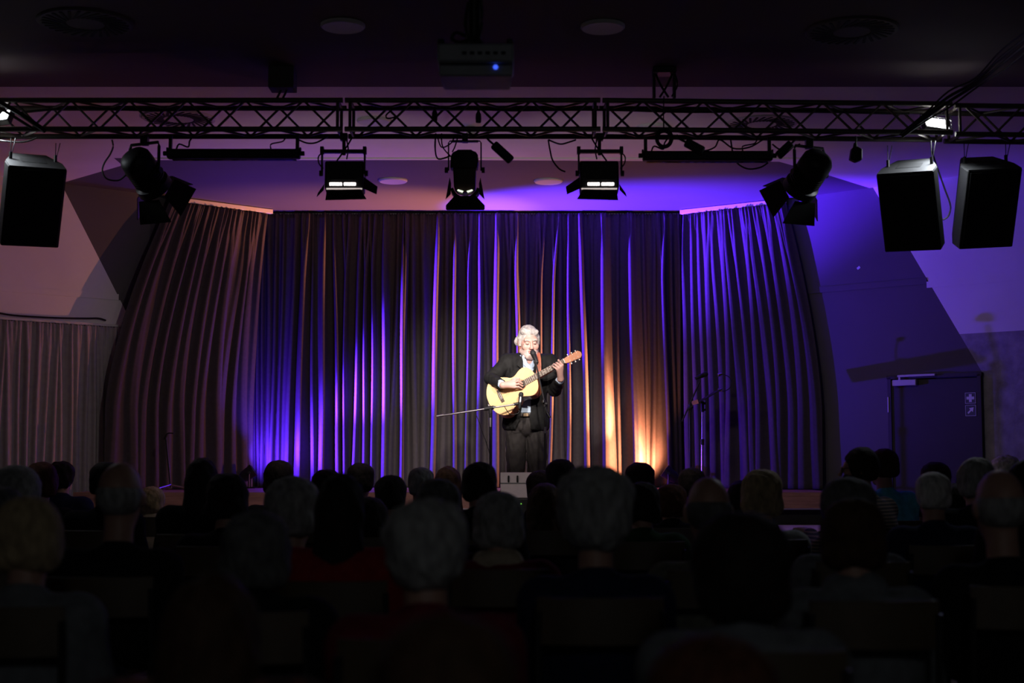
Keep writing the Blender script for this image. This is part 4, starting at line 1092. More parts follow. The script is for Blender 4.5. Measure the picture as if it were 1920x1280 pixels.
# hands
for wr, K, Mi, T_, rr_ in ((wrR, kn, mids, tips, .0092), (wrL, kl, ml, tl, .0092)):
    for i in range(4):
        bs.cap(wr, K[i], .021, .0125, k=.014)
        q = rr_ * (1.0, 1.04, 1.0, .88)[i]
        bs.cap(K[i], Mi[i], q * 1.12, q, k=.004); bs.cap(Mi[i], T_[i], q, q * .82, k=.003)
th = G(-.070, .050, .055)
bs.cap(wrR, th, .020, .014, k=.012); bs.cap(th, G(-.022, .064, .055), .0125, .0105, k=.006); bs.cap(G(-.022, .064, .055), G(.012, .050, .034), .0105, .009, k=.004)
th = G(nk + .004, -.036, -.036)
bs.cap(wrL, th, .020, .014, k=.012); bs.cap(th, G(nk + .012, .010, -.044), .0125, .011, k=.006); bs.cap(G(nk + .012, .010, -.044), G(nk + .010, .042, -.014), .011, .0095, k=.004)
for an in (anR, anL): bs.cap(an, an + np.array((0, -.13, -.05)), .04, .033, k=.02)
HRi = HR.T
def lipmask(c):
    q = (c - headC) @ HR / HS
    return ((np.abs(q[:, 0]) < .021) & (q[:, 2] < -.058) & (q[:, 2] > -.083) & (q[:, 1] < -.099)).astype(np.int32)
singer = np_obj('person', bs.mesh(.0042), [M['skin'], M['lips']], None, lipmask, loc=SB)
tag(singer, 'grey-haired singer in a black suit and pale blue shirt playing guitar on stage', 'person')
# hair: wavy, swept over the forehead
hs = SDF(); hs.ell(H(0, .022, .040), R3(.083, .102, .098), HR, k=.01); hs.cap(H(-.050, -.048, .094), H(.046, -.054, .086), .026, .025, k=.03)
hs.cap(H(-.075, -.018, .04), H(-.075, -.004, -.02), .016, .012, k=.02); hs.cap(H(.075, -.018, .04), H(.075, -.004, -.02), .016, .012, k=.02)
hs.cap(H(-.06, .07, .0), H(.06, .07, .0), .05, k=.02)
hs.ell(H(0, -.118, -.012), R3(.074, .085, .088), HR, k=.02, op='s'); hs.box(H(0, 0, -.125), R3(.2, .2, .07), HR, op='s', k=.015)
np_obj('hair', hs.mesh(.0038, (.0042, 85)), M['hair_singer'], singer)
bd = SDF(); bd.ell(H(0, -.030, -.047), R3(.0655, .0715, .0855), HR, k=.03)
bd.cap(H(-.053, .0, -.072), H(-.022, -.067, -.106), .0285, .0275, k=.03); bd.cap(H(.053, .0, -.072), H(.022, -.067, -.106), .0285, .0275, k=.03); bd.cap(H(-.012, -.076, -.105), H(.012, -.076, -.105), .0275, k=.02)
bd.box(H(0, -.0, .04), R3(.2, .2, .087), HR, op='s', k=.015); bd.ell(H(0, -.105, -.067), R3(.026, .03, .014), HR, k=.01, op='s'); bd.box(H(0, .10, -.06), R3(.2, .085, .2), HR, op='s', k=.01)
np_obj('beard', bd.mesh(.004, (.0015, 260)), M['beard'], singer)
for s_ in (-1, 1):
    MB().tube([tuple(H(s_ * .016, -.101, .021)), tuple(H(s_ * .03, -.099, .027)), tuple(H(s_ * .046, -.09, .023))], .005, n=6).build('eyebrow', M['hair_singer'], singer)
    MB().tube([tuple(H(s_ * .019, -.0955, -.003)), tuple(H(s_ * .031, -.0975, -.0062)), tuple(H(s_ * .043, -.0945, -.003))], .0019, n=5).build('eyelash', M['leather'], singer)
# clothes
sh = body_ops(SDF()).inflate(.010); sh.cap(lp(992, 692, 0), lp(992, 671, -.015), .075, .066, k=.02)
sh.ell(lp(993, 668, -.115), (.038, .075, .070), k=.01, op='s'); sh.box(lp(988, 780, 0) - np.array((0, 0, .115)), (.3, .3, .11), op='s')
sh.box(lp(992, 655, 0) + np.array((0, 0, .02)), (.2, .2, .055), op='s', k=.0)
for wr, el in ((wrR, elR), (wrL, elL)): sh.cap(wr + (el - wr) * .12, wr + (el - wr) * .5, .036, .044, k=.01)
np_obj('shirt', sh.mesh(.006), M['shirt_blue'], singer)
jk = body_ops(SDF()).inflate(.026); 
jk.cap(shR, elR, .074, .058, k=.02); jk.cap(elR, wrR + (elR - wrR) * .20, .058, .044, k=.008)
jk.cap(shL, elL, .074, .060, k=.02); jk.cap(elL, wrL + (elL - wrL) * .20, .060, .044, k=.008)
jk.ell(lp(986, 786, 0), (.205, .145, .10), k=.05)
jk.ell(lp(986, 800, .01), (.20, .145, .05), k=.05)
# cuffs opening, neckline, open front
jk.cap(wrR + (elR - wrR) * .04, wrR + (elR - wrR) * .15, .035, .037, op='s', k=.004); jk.cap(wrL + (elL - wrL) * .04, wrL + (elL - wrL) * .15, .035, .037, op='s', k=.004)
jk.cap(lp(992, 686, -.01), lp(992, 640, -.02), .072, .10, op='s', k=.008)
V0 = [(996, 668, 17), (993, 690, 13), (990, 715, 10), (989, 740, 8), (987, 765, 8.5), (985, 785, 11), (982, 805, 15)]
for (x0, y0, w0), (x1, y1, w1) in zip(V0[:-1], V0[1:]):
    a_, b_ = lp(x0, y0, -.20), lp(x1, y1, -.20)
    jk.cap(a_, b_, w0 / PPM, w1 / PPM, op='s', k=.004); jk.cap(a_ + np.array((0, .085, 0)), b_ + np.array((0, .085, 0)), w0 / PPM, w1 / PPM, op='s', k=.004)
jk.box(lp(986, 806, 0) - np.array((0, 0, .09)), (.4, .4, .085), op='s', k=.01)
np_obj('jacket', jk.mesh(.0050, (.0045, 42)), M['suit'], singer)
# lapels
for s_, pts in ((-1, [(978, 665), (969, 684), (976, 690), (983, 716), (986, 716), (981, 690)]), (1, [(1006, 664), (1012, 684), (1005, 690), (996, 716), (993, 716), (1001, 690)])):
    mb = MB(); q = [Vector(lp(x, y, -.145 if y > 670 else -.07)) for x, y in pts]
    n = len(q); o_ = Vector((0, .006, 0))
    mb.add([v - o_ for v in q] + [v + o_ for v in q], [tuple(range(n))[::-1], tuple(range(n, 2 * n))] + [(i, (i + 1) % n, n + (i + 1) % n, n + i) for i in range(n)])
    mb.build('lapel', M['suit'], singer, bevel=.002)
# collar leaves
for s_, pts in ((-1, [(981, 664), (987, 676), (989, 690), (982, 683), (979, 670)]), (1, [(1003, 664), (1000, 676), (998, 690), (1004, 684), (1006, 670)])):
    mb = MB(); q = [Vector(lp(x, y, -.128 if y > 672 else -.085)) for x, y in pts]; n = len(q); o_ = Vector((0, .004, 0))
    mb.add([v - o_ for v in q] + [v + o_ for v in q], [tuple(range(n))[::-1], tuple(range(n, 2 * n))] + [(i, (i + 1) % n, n + (i + 1) % n, n + i) for i in range(n)])
    mb.build('collar', M['shirt_blue'], singer)
MB().lathe([(0, 0), (.006, 0), (.005, .003), (0, .003)], Matrix.Translation(Vector(lp(984.5, 670.5, -.135))) @ Matrix.Rotation(PI / 2, 4, 'X'), 10).build('button', M['black'], singer)
tr = SDF(); tr.ell(pel, (.178, .130, .125), k=.03)
for hp, kk, an in ((hipR, knR, anR), (hipL, knL, anL)):
    tr.cap(hp, kk, .098, .080, k=.012); tr.cap(kk, an + np.array((0, 0, -.02)), .079, .066, k=.006)
tr.box(lp(988, 772, 0) + np.array((0, 0, .045)), (.3, .3, .05), op='s')
np_obj('trousers', tr.mesh(.0055, (.008, 36)), M['trousers'], singer)
bl = SDF(); bl.ell(lp(987.5, 778, 0), (.176, .132, .15), k=.02); bl.box(lp(987, 778, 0) + np.array((0, 0, .12)), (.3, .3, .10), op='s'); bl.box(lp(987, 778, 0) - np.array((0, 0, .12)), (.3, .3, .10), op='s')
np_obj('belt', bl.mesh(.006), M['leather'], singer)
MB().box(Vector(lp(986, 777.5, -.137)), (.05, .008, .03)).build('buckle', M['brass'], singer, bevel=.004)
for an in (anR, anL):
    sp_ = SDF(); sp_.cap(an + np.array((0, .02, -.05)), an + np.array((0, -.15, -.055)), .045, .036, k=.02); sp_.cap(an + np.array((0, .01, -.01)), an + np.array((0, .0, -.04)), .045, k=.02)
    sp_.box(an + np.array((0, -.05, -.09 - .05)), (.1, .3, .05), op='s', k=.0)
    np_obj('shoe', sp_.mesh(.006), M['leather'], singer)

# ---- guitar
gt = empty('guitar', SB, 'natural-top acoustic guitar with a brown strap, held by the singer', 'guitar')
wid = [(-LT, 0), (-LT + .006, .060), (-LT + .025, .112), (-LT + .055, .155), (-LT + .095, .182), (-LT + .135, .186), (-LT + .175, .170), (-.095, .134), (-.065, .112), (-.04, .106), (-.012, .112), (.025, .131), (.06, .141), (.09, .136), (.118, .114), (.137, .080), (.147, .04), (.149, 0)]
def cr_(pts, n=6):
    out = []
    for i in range(len(pts) - 1):
        p0 = Vector(pts[max(i - 1, 0)]); p1 = Vector(pts[i]); p2 = Vector(pts[i + 1]); p3 = Vector(pts[min(i + 2, len(pts) - 1)])
        for k in range(n):
            t = k / n; out.append(.5 * ((2 * p1) + (p2 - p0) * t + (2 * p0 - 5 * p1 + 4 * p2 - p3) * t * t + (3 * p1 - p0 - 3 * p2 + p3) * t ** 3))
    return out + [Vector(pts[-1])]
up_ = cr_(wid); ol = [(p.x, p.y) for p in up_] + [(p.x, -p.y) for p in up_[-2:0:-1]]
MB().prism(ol, -.100, -.002, GM).build('body', M['mahogany'], gt, bevel=.004)
MB().prism([(x * .998, y * .99) for x, y in ol], -.002, .0025, GM).build('soundboard', M['spruce'], gt, bevel=.001)
circ = lambda r0, n=32: [(r0 * math.cos(2 * PI * k / n), r0 * math.sin(2 * PI * k / n)) for k in range(n)]
MB().prism(circ(.046), .0025, .0032, GM).build('rosette', M['mahogany'], gt)
MB().prism(circ(.039), .003, .0038, GM).build('soundhole', M['slot'], gt)
bu = -LT + .125
MB().prism([(bu - .016, -.062), (bu + .014, -.062), (bu + .012, 0), (bu + .014, .062), (bu - .016, .062), (bu - .020, 0)], .0025, .011, GM).build('bridge', M['fret'], gt, bevel=.002)
MB().prism([(bu + .003, -.032), (bu + .006, -.032), (bu + .006, .032), (bu + .003, .032)], .010, .014, GM).build('saddle', M['ivory'], gt)
mb = MB()
for k in range(6): mb.lathe([(0, 0), (.0035, 0), (.003, .004), (0, .005)], GM @ Matrix.Translation((bu - .008, -.028 + .0112 * k, .011)), 8)
mb.build('bridge_pins', M['ivory'], gt)
mb = MB(); mb.prism([(.10, -.028), (LN, -.0225), (LN, .0225), (.10, .028)], -.022, .002, GM); mb.build('neck', M['mahogany'], gt, bevel=.006)
fb = MB().prism([(.034, -.0285), (LN, -.0225), (LN, .0225), (.034, .0285)], .003, .010, GM).build('fretboard', M['fret'], gt)
sc_ = LN - bu
mb = MB()
for k in range(1, 20):
    u = LN - sc_ * (1 - 2 ** (-k / 12))
    if u > .036: mb.box((u, 0, .0105), (.0022, .045 + (LN - u) * .02, .002), GM)
mb.build('frets', M['ivory'], fb)
mb = MB()
for k in (3, 5, 7, 9, 12):
    u = LN - sc_ * (1 - 2 ** (-(k - .5) / 12)); mb.box((u, 0, .0102), (.006, .007, .0012), GM)
mb.build('inlays', M['ivory'], fb)
MB().box((LN + .002, 0, .006), (.005, .047, .014), GM).build('nut', M['ivory'], gt)
HM = GM @ Matrix.Translation((LN + .004, 0, 0)) @ Matrix.Rotation(.12, 4, 'Y')
hl = .158
MB().prism([(0, -.0235), (.03, -.031), (hl - .02, -.037), (hl, -.018), (hl + .003, 0), (hl, .018), (hl - .02, .037), (.03, .031), (0, .0235)], -.014, .001, HM).build('headstock', M['headwood'], gt, bevel=.003)
for s_ in (-1, 1):
    for k in range(3):
        mb = MB(); u = .045 + .038 * k
        mb.cyl(HM @ Vector((u, s_ * .03, -.010)), HM @ Vector((u, s_ * .044, -.010)), .0025, n=8)
        mb.box((u, s_ * .047, -.010), (.011, .008, .006), HM)
        mb.cyl(HM @ Vector((u, s_ * .02, .0)), HM @ Vector((u, s_ * .02, .006)), .0035, n=8)
        mb.build('tuning_peg', M['ivory'], gt)
for k in range(6):
    mb = MB(); mb.cyl(GM @ Vector((bu + .004, -.028 + .0112 * k, .0145)), GM @ Vector((LN + .002, -.0175 + .007 * k, .0135)), .0007, n=5); mb.build('string', M['string'], gt)
MB().lathe([(0, -.002), (.011, 0), (.007, .012), (.011, .02), (0, .022)], GM @ Matrix.Translation((-LT, 0, -.05)) @ Matrix.Rotation(-PI / 2, 4, 'Y'), 12).build('strap_button', M['ivory'], gt)
# strap over the shoulder
sp_pts = [(np.array(lp(1008, 712, -.20)), .022), (np.array(lp(1010, 700, -.185)), .022), (np.array(lp(1010, 685, -.172)), .022), (np.array(lp(1010, 672, -.14)), .02), (np.array(lp(1009, 662, -.07)), .018), (np.array(lp(1005, 658, .02)), .018), (np.array(lp(990, 690, .165)), .02), (np.array(lp(960, 740, .17)), .02), (np.array(lp(930, 755, .08)), .02), (G(-LT - .012, 0, -.05), .016)]
mb = MB(); vs = []; n = len(sp_pts)
for p, w_ in sp_pts:
    for dx, dy in ((-w_, 0), (w_, 0), (w_, .005), (-w_, .005)): vs.append((p[0] + dx, p[1] + dy, p[2]))
fs = [(4 * i + k, 4 * i + (k + 1) % 4, 4 * i + 4 + (k + 1) % 4, 4 * i + 4 + k) for i in range(n - 1) for k in range(4)] + [(3, 2, 1, 0), (4 * n - 4, 4 * n - 3, 4 * n - 2, 4 * n - 1)]
mb.add(vs, fs); sp2 = mb.build('strap', M['strap'], gt)

# ================================================================== the audience
def m_hair(n, c): return mat('hair_' + n, c, .75, var=.35, vscale=45, bump=.5, bscale=110, stretch=(1, 1, .4), spec=.2)
HAIRM = {'g': m_hair('grey', (.30, .30, .29)), 'w': m_hair('white', (.55, .54, .52)), 'd': m_hair('dark', (.020, .015, .013)), 'b': m_hair('brown', (.06, .032, .018)), 'r': m_hair('reddish', (.10, .035, .018)), 'l': m_hair('blond', (.38, .29, .17)), 's': m_hair('dark_grey', (.12, .12, .12))}
def m_cloth(n, c): return mat('cloth_' + n, c, .95, var=.2, vscale=25, bump=.25, bscale=30, spec=.08)
CL = {'black': m_cloth('black', (.012, .012, .013)), 'navy': m_cloth('navy', (.015, .02, .05)), 'red': m_cloth('red', (.30, .025, .025)), 'burg': m_cloth('burgundy', (.16, .02, .03)), 'grey': m_cloth('grey', (.16, .17, .18)),
      'lgrey': m_cloth('light_grey', (.34, .35, .36)), 'teal': m_cloth('teal', (.12, .56, .74)), 'blue': m_cloth('light_blue', (.28, .40, .60)), 'green': m_cloth('green', (.03, .07, .035)), 'brown': m_cloth('brown', (.10, .045, .03)), 'olive': m_cloth('olive', (.15, .15, .12)), 'cream': m_cloth('cream', (.45, .38, .28)), 'jeans': m_cloth('jeans', (.04, .05, .08))}
# striped and patterned cloth
def stripes():
    m = mat('cloth_striped', (.03, .025, .025), .9); nt = m.node_tree; b = nt.nodes['Principled BSDF']
    tc = nt.nodes.new('ShaderNodeTexCoord'); wv = nt.nodes.new('ShaderNodeTexWave'); wv.bands_direction = 'Z'; wv.inputs['Scale'].default_value = 16
    rp = nt.nodes.new('ShaderNodeValToRGB'); rp.color_ramp.interpolation = 'CONSTANT'; rp.color_ramp.elements[0].color = (.018, .016, .018, 1); rp.color_ramp.elements[1].position = .72; rp.color_ramp.elements[1].color = (.22, .15, .11, 1)
    nt.links.new(tc.outputs['Object'], wv.inputs[0]); nt.links.new(wv.outputs['Fac'], rp.inputs[0]); nt.links.new(rp.outputs[0], b.inputs['Base Color']); return m
CL['stripe'] = stripes()
def blotch(n, c1, c2, sc):
    m = mat('cloth_' + n, c1, .9); nt = m.node_tree; b = nt.nodes['Principled BSDF']
    tc = nt.nodes.new('ShaderNodeTexCoord'); v = nt.nodes.new('ShaderNodeTexVoronoi'); v.inputs['Scale'].default_value = sc
    rp = nt.nodes.new('ShaderNodeValToRGB'); rp.color_ramp.elements[0].color = (*c1, 1); rp.color_ramp.elements[1].color = (*c2, 1); rp.color_ramp.elements[0].position = .3; rp.color_ramp.elements[1].position = .55
    nt.links.new(tc.outputs['Object'], v.inputs['Vector']); nt.links.new(v.outputs['Distance'], rp.inputs[0]); nt.links.new(rp.outputs[0], b.inputs['Base Color']); return m
CL['pattern'] = blotch('patterned', (.22, .07, .04), (.05, .02, .015), 28)

# chair, built once and copied
def make_chair():
    r = empty('audience_chair', (0, 0, 0))
    MB().prism([(-.20, -.19), (.20, -.19), (.21, .20), (-.21, .20)], .418, .436).build('seat', M['chair_wood'], r, bevel=.006)
    mb = MB()
    n = 8; vs = []
    for k in range(n + 1):
        x = -.19 + .38 * k / n; c_ = .035 * (1 - (x / .19) ** 2)
        vs.append((x, -.205 - c_))
    poly = vs + [(x, y - .011) for x, y in vs[::-1]]
    mb.prism(poly, .70, .84); mb.build('backrest', M['chair_wood'], r, bevel=.003)
    for x in (-.185, .185):
        MB().tube([(x, -.20, .0), (x, -.20, .43), (x, -.222, .80)], .011, smooth=False).build('rear_leg', M['black_metal'], r)
        MB().tube([(x, .18, .0), (x, .16, .425)], .011, smooth=False).build('front_leg', M['black_metal'], r)
    mb = MB(); mb.tube([(-.185, -.19, .406), (-.185, .17, .406), (.185, .17, .406), (.185, -.19, .406), (-.185, -.19, .406)], .010, smooth=False); mb.build('frame', M['black_metal'], r)
    return r
CHAIR = make_chair(); chair_used = [False]
def put_chair(x, y, rz, label):
    o = CHAIR if not chair_used[0] else copy_tree(CHAIR)
    chair_used[0] = True
    o.location = (x, y, 0); o.rotation_euler = (0, 0, rz)
    tag(o, label, 'chair', 'audience chairs')

def chair_label(l):
    w_ = l.split(' ')[:11]
    while w_[-1].strip(',') in ('the', 'a', 'of', 'in', 'by', 'and', 'with', 'at', 'its', 'his', 'left', 'right', 'below', 'before', 'behind', 'just', 'cut', 'half', 'huge', 'dark', 'covering', 'directly', 'near', 'large', 'small', 'front', 'against', 'under', 'bottom', 'beside'): w_.pop()
    return 'wooden chair under the ' + ' '.join(w_).strip(',')
NOM = {'short': .178, 'bald': .164, 'bob': .205, 'long': .205, 'curly': .235, 'cap': .185}
def person(px, top, wpx, style, hair, cloth, label, yaw=0, hyaw=0, lean=0, d=None, chair=None, arms_up=False, collar=None, tilt=0, glasses=False, beard=False):
    d = d if d else F * NOM[style] / wpx
    hs_ = (wpx * d / F) / NOM[style]          # head size against an average one
    hs_ = min(max(hs_, .85), 1.2)
    T = P(px, top, d); zt = T.z
    cy, sy = math.cos(yaw), math.sin(yaw)
    # local frame: facing +Y, origin on the floor under the hips
    top_h = zt
    hy = .045 + lean
    hc = np.array((0, hy, top_h - .118 * hs_ - (.012 if style in ('bob', 'long', 'short') else .022 if style == 'curly' else 0)))
    zs = max(hc[2] - .235 * hs_, .80)
    RH = rotM(hyaw, -.05 + tilt, 0)
    Hh = lambda x, y, z: hc + hs_ * (RH @ np.array((x, y, z)))
    S = SDF()
    pel_ = np.array((0, .02, .585)); che = np.array((0, .01 + lean * .55, zs - .15))
    sR, sL = np.array((-.165, .0 + lean * .8, zs - .025)), np.array((.165, .0 + lean * .8, zs - .025))
    if arms_up: eR, eL, wR, wL = np.array((-.23, .24, .72)), np.array((.23, .26, .70)), np.array((-.05, .44, .80)), np.array((.05, .46, .78))
    else: eR, eL, wR, wL = np.array((-.235, .05, zs - .30)), np.array((.235, .05, zs - .30)), np.array((-.11, .25, .655)), np.array((.11, .25, .655))
    def torso(s, e):
        s.ell(pel_, (.175 + e, .13 + e, .12), k=.05); s.cap((0, .0, .62), che + np.array((0, -.01, -.05)), .125 + e, .135 + e, k=.05)
        s.ell(che, (.185 + e, .125 + e, .19), k=.05); s.cap(sR, sL, .058 + e, k=.05)
    def arm(s, e, cut=1.0):
        for a_, b_, c_ in ((sR, eR, wR), (sL, eL, wL)):
            s.cap(a_, b_, .05 + e, .042 + e, k=.04); s.cap(b_, b_ + (c_ - b_) * cut, .041 + e, .03 + e, k=.02)
    hipsx = ((-.09, .03, .57), (.09, .03, .57)); knees = ((-.13, .44, .525), (.13, .44, .525)); ank = ((-.13, .42, .085), (.13, .42, .085))
    def leg(s, e):
        for a_, b_, c_ in zip(hipsx, knees, ank):
            s.cap(a_, b_, .078 + e, .056 + e, k=.04); s.cap(b_, c_, .055 + e, .038 + e, k=.02)
    torso(S, 0); arm(S, 0); leg(S, 0)
    for a_ in ank: S.cap(np.array(a_) + (0, -.02, -.035), np.array(a_) + (0, .15, -.05), .034, .028, k=.02)
    nb = np.array((0, .01 + lean * .8, zs)); S.cap(nb, hc + np.array((0, -.01, -.06)), .056, .053, k=.03)
    S.ell(Hh(0, -.012, .02), hs_ * np.array((.074, .094, .098)), RH, k=.02); S.ell(Hh(0, .03, -.05), hs_ * np.array((.058, .062, .075)), RH, k=.03)
    S.cap(Hh(0, .094, .01), Hh(0, .118, -.035), .009 * hs_, .013 * hs_, k=.015); S.cap(Hh(-.018, .092, -.068), Hh(.018, .092, -.068), .009, k=.01); S.cap(Hh(0, .07, -.105), Hh(0, .072, -.1), .022, k=.02); S.cap(Hh(-.04, .075, .03), Hh(.04, .075, .03), .014, k=.02)
    for s_ in (-1, 1): S.ell(Hh(s_ * .078, -.008, -.01), hs_ * np.array((.013, .02, .032)), RH, k=.008)
    for w_, s_ in ((wR, 1), (wL, -1)):
        f0 = np.array((s_ * .25, .85, -.35 if not arms_up else .3)); f0 /= np.linalg.norm(f0); sd = np.cross(f0, (0, 0, 1)); sd /= np.linalg.norm(sd)
        for i in range(4):
            k0 = w_ + f0 * .075 + sd * (i - 1.5) * .019; S.cap(w_, k0, .022, .014, k=.012)
            t0 = k0 + f0 * (.04, .046, .043, .034)[i] + np.array((0, 0, -.012)); S.cap(k0, t0, .0105, .0095, k=.004); S.cap(t0, t0 + f0 * .022 + np.array((0, 0, -.022)), .0095, .008, k=.003)
        S.cap(w_ + f0 * .02, w_ + f0 * .055 - sd * .042 * -s_, .014, .011, k=.01); S.cap(w_ + f0 * .055 + sd * .042 * s_, w_ + f0 * .09 + sd * .04 * s_, .011, .009, k=.004)
    hgt = .013 if d > 4 else .011
    loc = Vector((T.x - (hy * -sy), d - hy * cy, 0))
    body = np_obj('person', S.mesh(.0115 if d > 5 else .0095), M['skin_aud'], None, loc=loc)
    body.rotation_euler = (0, 0, yaw)
    tag(body, label, 'person', 'seated audience')
    hm = HAIRM[hair]; hh = .009 if d > 4 else .0075
    A = hs_
    if style == 'bald':
        s2 = SDF(); s2.ell(Hh(0, -.018, .0), A * np.array((.081, .098, .082)), RH, k=.01); s2.box(Hh(0, .09, .0), A * np.array((.2, .085, .2)), RH, op='s', k=.01); s2.box(Hh(0, -.03, .09), A * np.array((.2, .3, .06)), RH, op='s', k=.012); s2.box(Hh(0, 0, -.14), A * np.array((.2, .3, .07)), RH, op='s', k=.01)
        np_obj('hair', s2.mesh(hh, (.002, 120)), hm, body)
    else:
        s2 = SDF()
        if style in ('short', 'cap'):
            s2.ell(Hh(0, -.016, .030), A * np.array((.088, .106, .100)), RH, k=.01); s2.cap(Hh(-.030, -.03, .052), Hh(.030, -.03, .052), .066 * A, k=.03); s2.ell(Hh(0, -.022, -.012), A * np.array((.089, .100, .075)), RH, k=.03); s2.cap(Hh(-.045, -.055, -.04), Hh(.045, -.055, -.04), .042 * A, k=.03)
            s2.box(Hh(0, 0, -.15), A * np.array((.2, .3, .07)), RH, op='s', k=.012); nz = (.005, 70)
        elif style == 'bob':
            s2.ell(Hh(0, -.016, .024), A * np.array((.094, .110, .104)), RH, k=.02); s2.cap(Hh(-.032, -.03, .05), Hh(.032, -.03, .05), .068 * A, k=.03); s2.cap(Hh(-.052, -.03, -.06), Hh(.052, -.03, -.06), .058 * A, k=.05); s2.cap(Hh(-.066, .02, -.06), Hh(-.068, .02, .02), .034 * A, k=.03); s2.cap(Hh(.066, .02, -.06), Hh(.068, .02, .02), .034 * A, k=.03); nz = (.006, 55)
            s2.box(Hh(0, 0, -.21), A * np.array((.3, .3, .09)), RH, op='s', k=.02)
        elif style == 'long':
            s2.ell(Hh(0, -.016, .022), A * np.array((.095, .112, .108)), RH, k=.02); s2.cap(Hh(-.045, -.045, -.05), Hh(-.06, -.075, -.26), .055 * A, .05 * A, k=.05); s2.cap(Hh(.045, -.045, -.05), Hh(.06, -.075, -.26), .055 * A, .05 * A, k=.05); s2.cap(Hh(0, -.06, -.05), Hh(0, -.10, -.28), .055 * A, .05 * A, k=.05); nz = (.007, 45)
        else:
            s2.ell(Hh(0, -.012, .026), A * np.array((.106, .118, .108)), RH, k=.02); s2.cap(Hh(-.042, -.02, .05), Hh(.042, -.02, .05), .072 * A, k=.03); s2.ell(Hh(0, -.03, -.03), A * np.array((.105, .095, .09)), RH, k=.03); nz = (.010, 52)
        s2.ell(Hh(0, .125, -.03), A * np.array((.075, .085, .095)), RH, op='s', k=.02)
        np_obj('hair', s2.mesh(hh, nz), hm, body)
    g = SDF(); torso(g, .022); arm(g, .016, .88); g.cap(nb + np.array((0, -.005, .0)), nb + np.array((0, 0, .035)), .072, .066, k=.03)
    g.box((0, .02, .42), (.4, .4, .08), op='s')
    np_obj('top', g.mesh(.014 if d > 5 else .012, (.004, 24)), CL[cloth], body)
    if collar:
        g = SDF(); g.cap(nb + np.array((-.03, .005, .02)), nb + np.array((.03, .005, .03)), .082, .078, k=.03); np_obj('collar', g.mesh(.012, (.008, 40)), CL[collar], body)
    g = SDF(); g.ell(pel_ + np.array((0, 0, .005)), (.185, .14, .11), k=.04); leg(g, .012); np_obj('trousers', g.mesh(.014), CL['black' if cloth in ('navy', 'red', 'grey') else 'jeans'], body)
    for a_ in ank:
        g = SDF(); g.cap(np.array(a_) + (0, -.03, -.035), np.array(a_) + (0, .16, -.05), .044, .036, k=.02); g.box(np.array(a_) - (0, 0, .085 + .05), (.3, .4, .05), op='s'); np_obj('shoe', g.mesh(.012), M['leather'], body)
    if glasses:
        mb = MB()
        for s_ in (-1, 1):
            mb.tube([tuple(Hh(s_ * (.031 + .022 * math.cos(t * PI / 6)), .104, -.002 + .018 * math.sin(t * PI / 6))) for t in range(13)], .0022, n=5, smooth=False)
            mb.tube([tuple(Hh(s_ * .053, .102, .004)), tuple(Hh(s_ * .083, .06, .006)), tuple(Hh(s_ * .085, -.01, .0))], .0022, n=5, smooth=False)
        mb.tube([tuple(Hh(-.009, .106, .0)), tuple(Hh(0, .109, .004)), tuple(Hh(.009, .106, .0))], .002, n=5)
        mb.build('glasses', M['black_metal'], body)
    if beard:
        s2 = SDF(); s2.ell(Hh(0, .034, -.056), hs_ * np.array((.064, .068, .078)), RH, k=.02); s2.cap(Hh(0, .07, -.108), Hh(0, .075, -.105), .03, k=.02); s2.box(Hh(0, .03, .045), hs_ * np.array((.2, .2, .078)), RH, op='s', k=.012); s2.box(Hh(0, -.10, -.05), hs_ * np.array((.2, .10, .2)), RH, op='s', k=.01)
        np_obj('beard', s2.mesh(.008, (.003, 130)), hm, body)
    put_chair(loc.x, loc.y, yaw, chair or chair_label(label))
    return body

